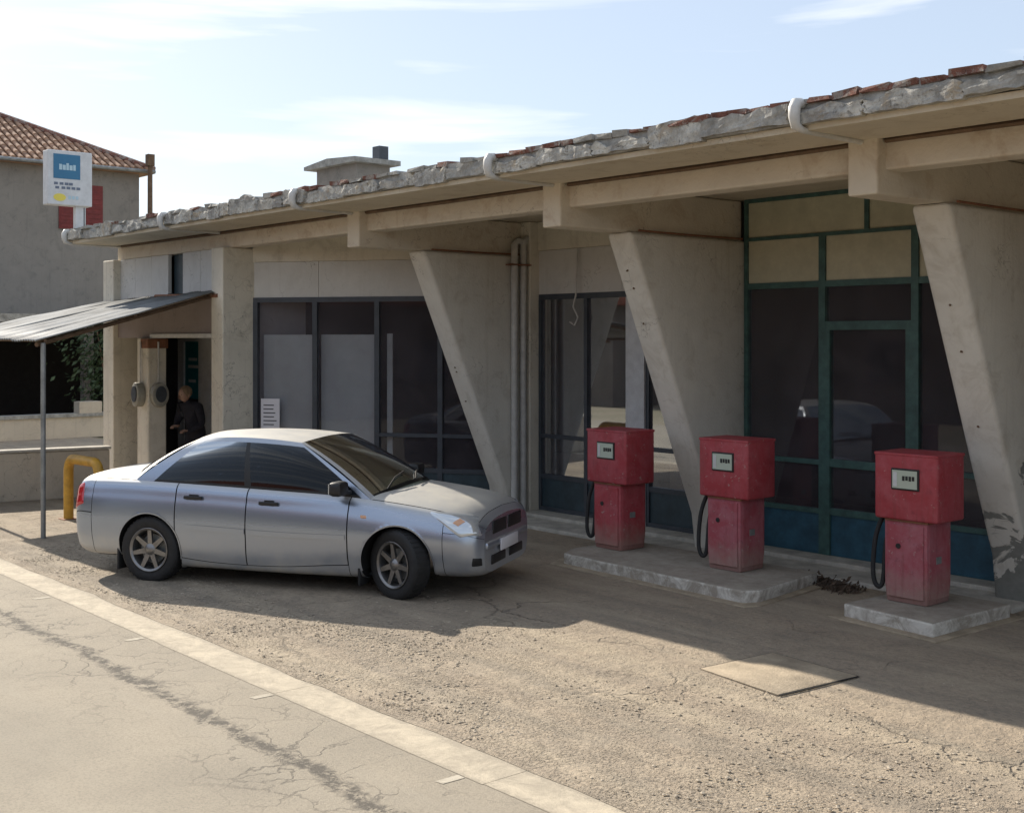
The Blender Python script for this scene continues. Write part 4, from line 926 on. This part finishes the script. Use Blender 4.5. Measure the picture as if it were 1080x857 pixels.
for s in (1, -1):
    fl = s > 0; fn = lambda a, b_: SIDE(a, b_, s); mb = MB()
    for r_ in ((0, S0, 0, 1), (S1, 1, 0, 1), (S0, S1, T1, 1), (S0, S1, 0, T0)): mb.add(*grid(fn, r_[0], r_[1], 24, r_[2], r_[3], 14, flip=not fl))
    cpart('pillar_frame', (mb.V, mb.F), 'silver')
    cpart('door_pillar', grid(fn, SB0, SB1, 3, T0, T1, 14, flip=not fl), 'black')
    cpart('rear_side_window', grid(fn, S0, SB0, 22, T0, T1, 14, flip=not fl), 'tint'); cpart('front_side_window', grid(fn, SB1, S1, 22, T0, T1, 14, flip=not fl), 'tint')
    # waist trim
    cpart('waist_trim', grid(lambda a, b_: SIDE(a, b_, s)+Vector((0, s*.006, 0)), S0, S1, 30, .01, T0+.02, 3, flip=not fl), 'black')
    mr = cpart('door_mirror', boxvf(2.0, 2.13, min(s*.80, s*.99), max(s*.80, s*.99), .925, 1.055, .035), 'black'); cpart('mirror_arm', boxvf(2.04, 2.12, min(s*.74, s*.83), max(s*.74, s*.83), .93, .96), 'black', mr)
    cpart('mirror_glass', boxvf(1.994, 2.001, min(s*.825, s*.965), max(s*.825, s*.965), .945, 1.035), 'lamp_lens', mr)
mb = MB()
for r_ in ((-1, -.86, 0, 1), (.86, 1, 0, 1), (-.86, .86, 0, .06), (-.86, .86, .93, 1)): mb.add(*grid(REAR, r_[0], r_[1], 14, r_[2], r_[3], 12))
cpart('rear_window_frame', (mb.V, mb.F), 'silver'); cpart('rear_window', grid(REAR, -.86, .86, 24, .06, .93, 14), 'tint')
for r_ in ((-1, -.93, 0, 1), (.93, 1, 0, 1)): cpart('windscreen_pillar', grid(WIND, r_[0], r_[1], 6, r_[2], r_[3], 14, flip=True), 'silver'); cpart('windscreen', grid(WIND, -.93, .93, 26, .05, 1, 16, flip=True), 'wscreen'); cpart('scuttle', grid(WIND, -.93, .93, 26, 0, .05, 3, flip=True), 'black')
for y_ in (-.05, -.55):
    cpart('wiper', tube([WIND(y_/.76+.0, .03)+Vector((.012, 0, .018)), WIND(y_/.76+.30, .13)+Vector((.012, 0, .018)), WIND(y_/.76+.62, .17)+Vector((.012, 0, .018))], .008, 6), 'black')
# cabin
cpart('dashboard', (lambda V, F: bevelled(V, F, .05, 3))(*prism([(1.55, .62), (2.15, .62), (2.18, .90), (1.95, .945), (1.62, .92), (1.52, .80)], -.68, .68, 1)), 'black')
cpart('cabin_floor', boxvf(-.3, 2.0, -.72, .72, .24, .27), 'black')
cpart('parcel_shelf', boxvf(-.42, .02, -.62, .62, .90, .93), 'black')
for y_ in (-.36, .36):
    V, F = prism([(.78, .45), (1.25, .45), (1.27, .56), (1.20, .60), (.86, .56), (.70, 1.06), (.60, 1.04), (.72, .50)], y_-.24, y_+.24, 1); stt = cpart('front_seat', bevelled(V, F, .03, 2), 'frame_dark')
    cpart('headrest', boxvf(.56, .66, y_-.12, y_+.12, 1.08, 1.25, .03), 'frame_dark', stt)
V, F = prism([(-.15, .45), (.45, .45), (.47, .58), (.05, .56), (-.12, 1.0), (-.24, .98)], -.62, .62, 1); cpart('rear_seat', bevelled(V, F, .03, 2), 'frame_dark')
pts = [(1.47+.07*math.sin(a*math.pi/12), .36+.18*math.cos(a*math.pi/12), .86+.165*math.sin(a*math.pi/12)) for a in range(25)]
cpart('steering_wheel', tube(pts, .016, 6, False), 'black')
# wheels
def wheel(x_, s, steer):
    o = new_obj('wheel', None, car); o.location = (x_, s*.735, WR); o.rotation_euler = (0, R(random.uniform(0, 60)), steer)
    me = bpy.data.meshes.new('wheel'); wv_ = .10
    V, F = lathe([(.205, -.085), (.24, -.098), (.285, -.10), (.305, -.09), (.315, -.07), (.317, 0), (.315, .07), (.305, .09), (.285, .10), (.24, .098), (.205, .085)], 48)
    bpy.data.objects.remove(o)
    o = mk('wheel', V, F, 'rubber', car, None, True, 40); o.location = (x_, s*.735, WR); o.rotation_euler = (0, R(17)*x_, steer)
    mb = MB()
    for k in range(40):
        a = 2*math.pi*k/40; ca, sa = math.cos(a), math.sin(a); V, F = boxvf(-.008, .008, -.075, .075, .312, .3195)
        mb.add([(p[0]*ca+p[2]*sa, p[1]+.0, -p[0]*sa+p[2]*ca) for p in V], F)
    mb.build('tread', 'rubber', o)
    rim = mk('rim', *lathe([(.206, s*.088), (.213, s*.098), (.206, s*.10), (.188, s*.088), (.18, s*.06), (.178, -s*.08)], 48), 'alloy', o, None, True, 40)
    mb = MB(); ns_ = 7
    for k in range(ns_):
        a = 2*math.pi*k/ns_; ca, sa = math.cos(a), math.sin(a)
        sec = [(-.026, .05), (.026, .05), (.019, .194), (-.019, .194)]; V = []
        for y_, dy in ((.072, 0), (.045, 0)):
            for (p, q_) in sec: V.append((p*ca+q_*sa, s*(y_+(.012 if q_ > .1 else 0)), -p*sa+q_*ca))
        mb.add(V, [(0, 1, 2, 3), (7, 6, 5, 4)]+[(i, (i+1) % 4+0, (i+1) % 4+4, i+4) for i in range(4)])
    mb.build('spokes', 'alloy', o)
    mk('hub_cap', *lathe([(.0005, s*.092), (.03, s*.09), (.045, s*.08), (.06, s*.07), (.062, s*.04)], 20), 'alloy', o, None, True, 40)
    mk('brake_disc', *lathe([(.0005, s*.01), (.14, s*.01), (.14, -s*.01)], 28), 'steel', o)
    mk('inner_rim', *lathe([(.18, s*.0), (.0005, -s*.02)], 28), 'black', o)
for x_ in (0., 2.6):
    for s in (1, -1): wheel(x_, s, R(-24) if x_ > 1 else 0)
cpart('aerial', tube([(-.1, .4, 1.30), (-.25, .4, 1.62)], .003, 5), 'black') if False else None
# ------------------------------------------------------------------ person in the porch
def person():
    o = thing('person', (-17.95, 8.82, 0), 'person in a dark jacket leaning in the shaded porch doorway', 'person', R(200))
    J = {'pel': (0, 0, .86), 'sp': (.02, .02, 1.02), 'ch': (.02, .10, 1.20), 'nk': (.02, .17, 1.345), 'hd0': (.02, .20, 1.40),
         'shL': (.19, .11, 1.28), 'elL': (.25, .16, 1.02), 'wrL': (.12, .30, .98), 'haL': (.07, .35, 1.0), 'shR': (-.17, .11, 1.28), 'elR': (-.24, .10, 1.02), 'wrR': (-.14, .26, .92), 'haR': (-.10, .32, .93),
         'hpL': (.10, 0, .84), 'knL': (.12, .06, .46), 'anL': (.12, -.02, .09), 'toL': (.13, .13, .04), 'hpR': (-.10, 0, .84), 'knR': (-.11, .05, .46), 'anR': (-.12, -.03, .09), 'toR': (-.13, .12, .04)}
    rad = {'pel': .15, 'sp': .145, 'ch': .155, 'nk': .062, 'hd0': .055, 'sh': .085, 'el': .055, 'wr': .038, 'ha': .035, 'hp': .105, 'kn': .07, 'an': .05, 'to': .045}
    E_ = [('pel', 'sp'), ('sp', 'ch'), ('ch', 'nk'), ('nk', 'hd0')]
    for s in 'LR': E_ += [('ch', 'sh'+s), ('sh'+s, 'el'+s), ('el'+s, 'wr'+s), ('wr'+s, 'ha'+s), ('pel', 'hp'+s), ('hp'+s, 'kn'+s), ('kn'+s, 'an'+s), ('an'+s, 'to'+s)]
    ks = list(J); me = bpy.data.meshes.new('body'); me.from_pydata([J[k] for k in ks], [(ks.index(a), ks.index(b_)) for a, b_ in E_], []); ob = new_obj('body', me)
    sk = ob.modifiers.new('skin', 'SKIN'); sk.use_smooth_shade = True; sd = ob.modifiers.new('sub', 'SUBSURF'); sd.levels = 2; sd.render_levels = 2
    for i, k in enumerate(ks):
        r_ = rad.get(k) or rad[k[:2]]; me.skin_vertices[0].data[i].radius = (r_, r_*.85 if k in ('pel', 'sp', 'ch') else r_)
        me.skin_vertices[0].data[i].use_root = (k == 'pel')
    dg = bpy.context.evaluated_depsgraph_get(); m2 = bpy.data.meshes.new_from_object(ob.evaluated_get(dg)); bpy.data.objects.remove(ob)
    m2.materials.clear(); m2.materials.append(M['jacket']); m2.shade_smooth(); b2 = new_obj('body', m2, o)
    def ell(c, r_, name, mat, tilt=0, cut=None, shape=None):
        bm = bmesh.new(); bmesh.ops.create_uvsphere(bm, u_segments=20, v_segments=14, radius=1)
        for v in bm.verts:
            p = v.co.copy()
            if shape: p = shape(p)
            v.co = Vector((p.x*r_[0], p.y*r_[1], p.z*r_[2]))
        bmesh.ops.rotate(bm, verts=bm.verts, cent=(0, 0, 0), matrix=Matrix.Rotation(tilt, 3, 'X'))
        bmesh.ops.translate(bm, verts=bm.verts, vec=c)
        V, F = bm_vf(bm); return mk(name, V, F, mat, o, None, True, 80)
    def hs_(p):
        q_ = p.copy(); 
        if p.z < 0: q_.x *= 1+.25*p.z; q_.y *= 1+.1*p.z
        return q_
    h = ell((.02, .235, 1.475), (.075, .095, .115), 'head', 'skin', R(-22), shape=hs_)
    ell((.02, .205, 1.515), (.095, .115, .105), 'hair', 'hair', R(-30))
    mk('nose', *tube([(.02, .325, 1.475), (.02, .348, 1.445), (.02, .325, 1.435)], [.008, .015, .01], 7), 'skin', h, None, True)
    for s in (-1, 1): mk('eye', *lathe_at((.02+s*.03, .318, 1.482), .010, .012, 'y', 8), 'black', h); mk('ear', *tube([(.02+s*.078, .22, 1.49), (.02+s*.086, .215, 1.465), (.02+s*.078, .225, 1.44)], .013, 6), 'skin', h)
    mk('mouth', *boxvf(-.005, .045, .322, .334, 1.408, 1.416), 'rust', h)
    # hands with fingers
    for s, w_ in ((1, J['haL']), (-1, J['haR'])):
        mb = MB(); c = Vector(w_); V, F = boxvf(-.038, .038, -.05, .05, -.015, .015, .012); mb.add([(c.x+a, c.y+b_, c.z+z_) for a, b_, z_ in V], F)
        for k, ln in enumerate((.07, .078, .073, .058)):
            bx = c+Vector((-.028+k*.019, .045, 0)); mb.add(*tube([bx, bx+Vector((0, ln*.55, -.008)), bx+Vector((0, ln*.85, -.035))], [.009, .0085, .007], 6))
        bt = c+Vector((-s*.038, -.02, 0)); mb.add(*tube([bt, bt+Vector((-s*.025, .03, -.005)), bt+Vector((-s*.025, .06, -.012))], [.011, .01, .008], 6)); mb.build('hand', 'skin', o, None, True, 60)
person()
# ------------------------------------------------------------------ far side of the street (seen only mirrored in the glass)
def opp(x0, x1, y0, h, label, n):
    o = thing('street_house', ((x0+x1)/2, y0, 0), label, 'house'); oo = o.location
    mk('wall', *boxvf(x0, x1, y0-8, y0, 0, h), 'opp_wall', o, oo)
    V, F = prism([(y0+.4, h), (y0-4, h+1.8), (y0-8.4, h), (y0-8.4, h-.1), (y0+.4, h-.1)], x0-.3, x1+.3, 0); mk('roof', V, F, 'opp_roof', o, oo)
    for k in range(n):
        xa = x0+(x1-x0)*(k+.3)/n; wn = mk('window', *boxvf(xa, xa+1.1, y0, y0+.04, 1.0, 2.3), 'frame_dark', o, oo); mk('pane', *boxvf(xa+.1, xa+1.0, y0+.04, y0+.05, 1.1, 2.2), 'panel_teal', wn, oo)
    mk('door', *boxvf(x0+.4, x0+1.3, y0, y0+.05, 0, 2.1), 'wood', o, oo)
opp(-44, -30, -8.5, 3.6, 'tan house with red roof across the street, farthest left', 4)
opp(-28, -15, -9.5, 4.6, 'tall tan house with red roof across the street', 4)
opp(-13, 3, -9.0, 3.4, 'tan house with red roof straight across from the pumps', 5)
opp(5, 20, -9.5, 4.2, 'tan house with red roof across the street, farthest right', 4)
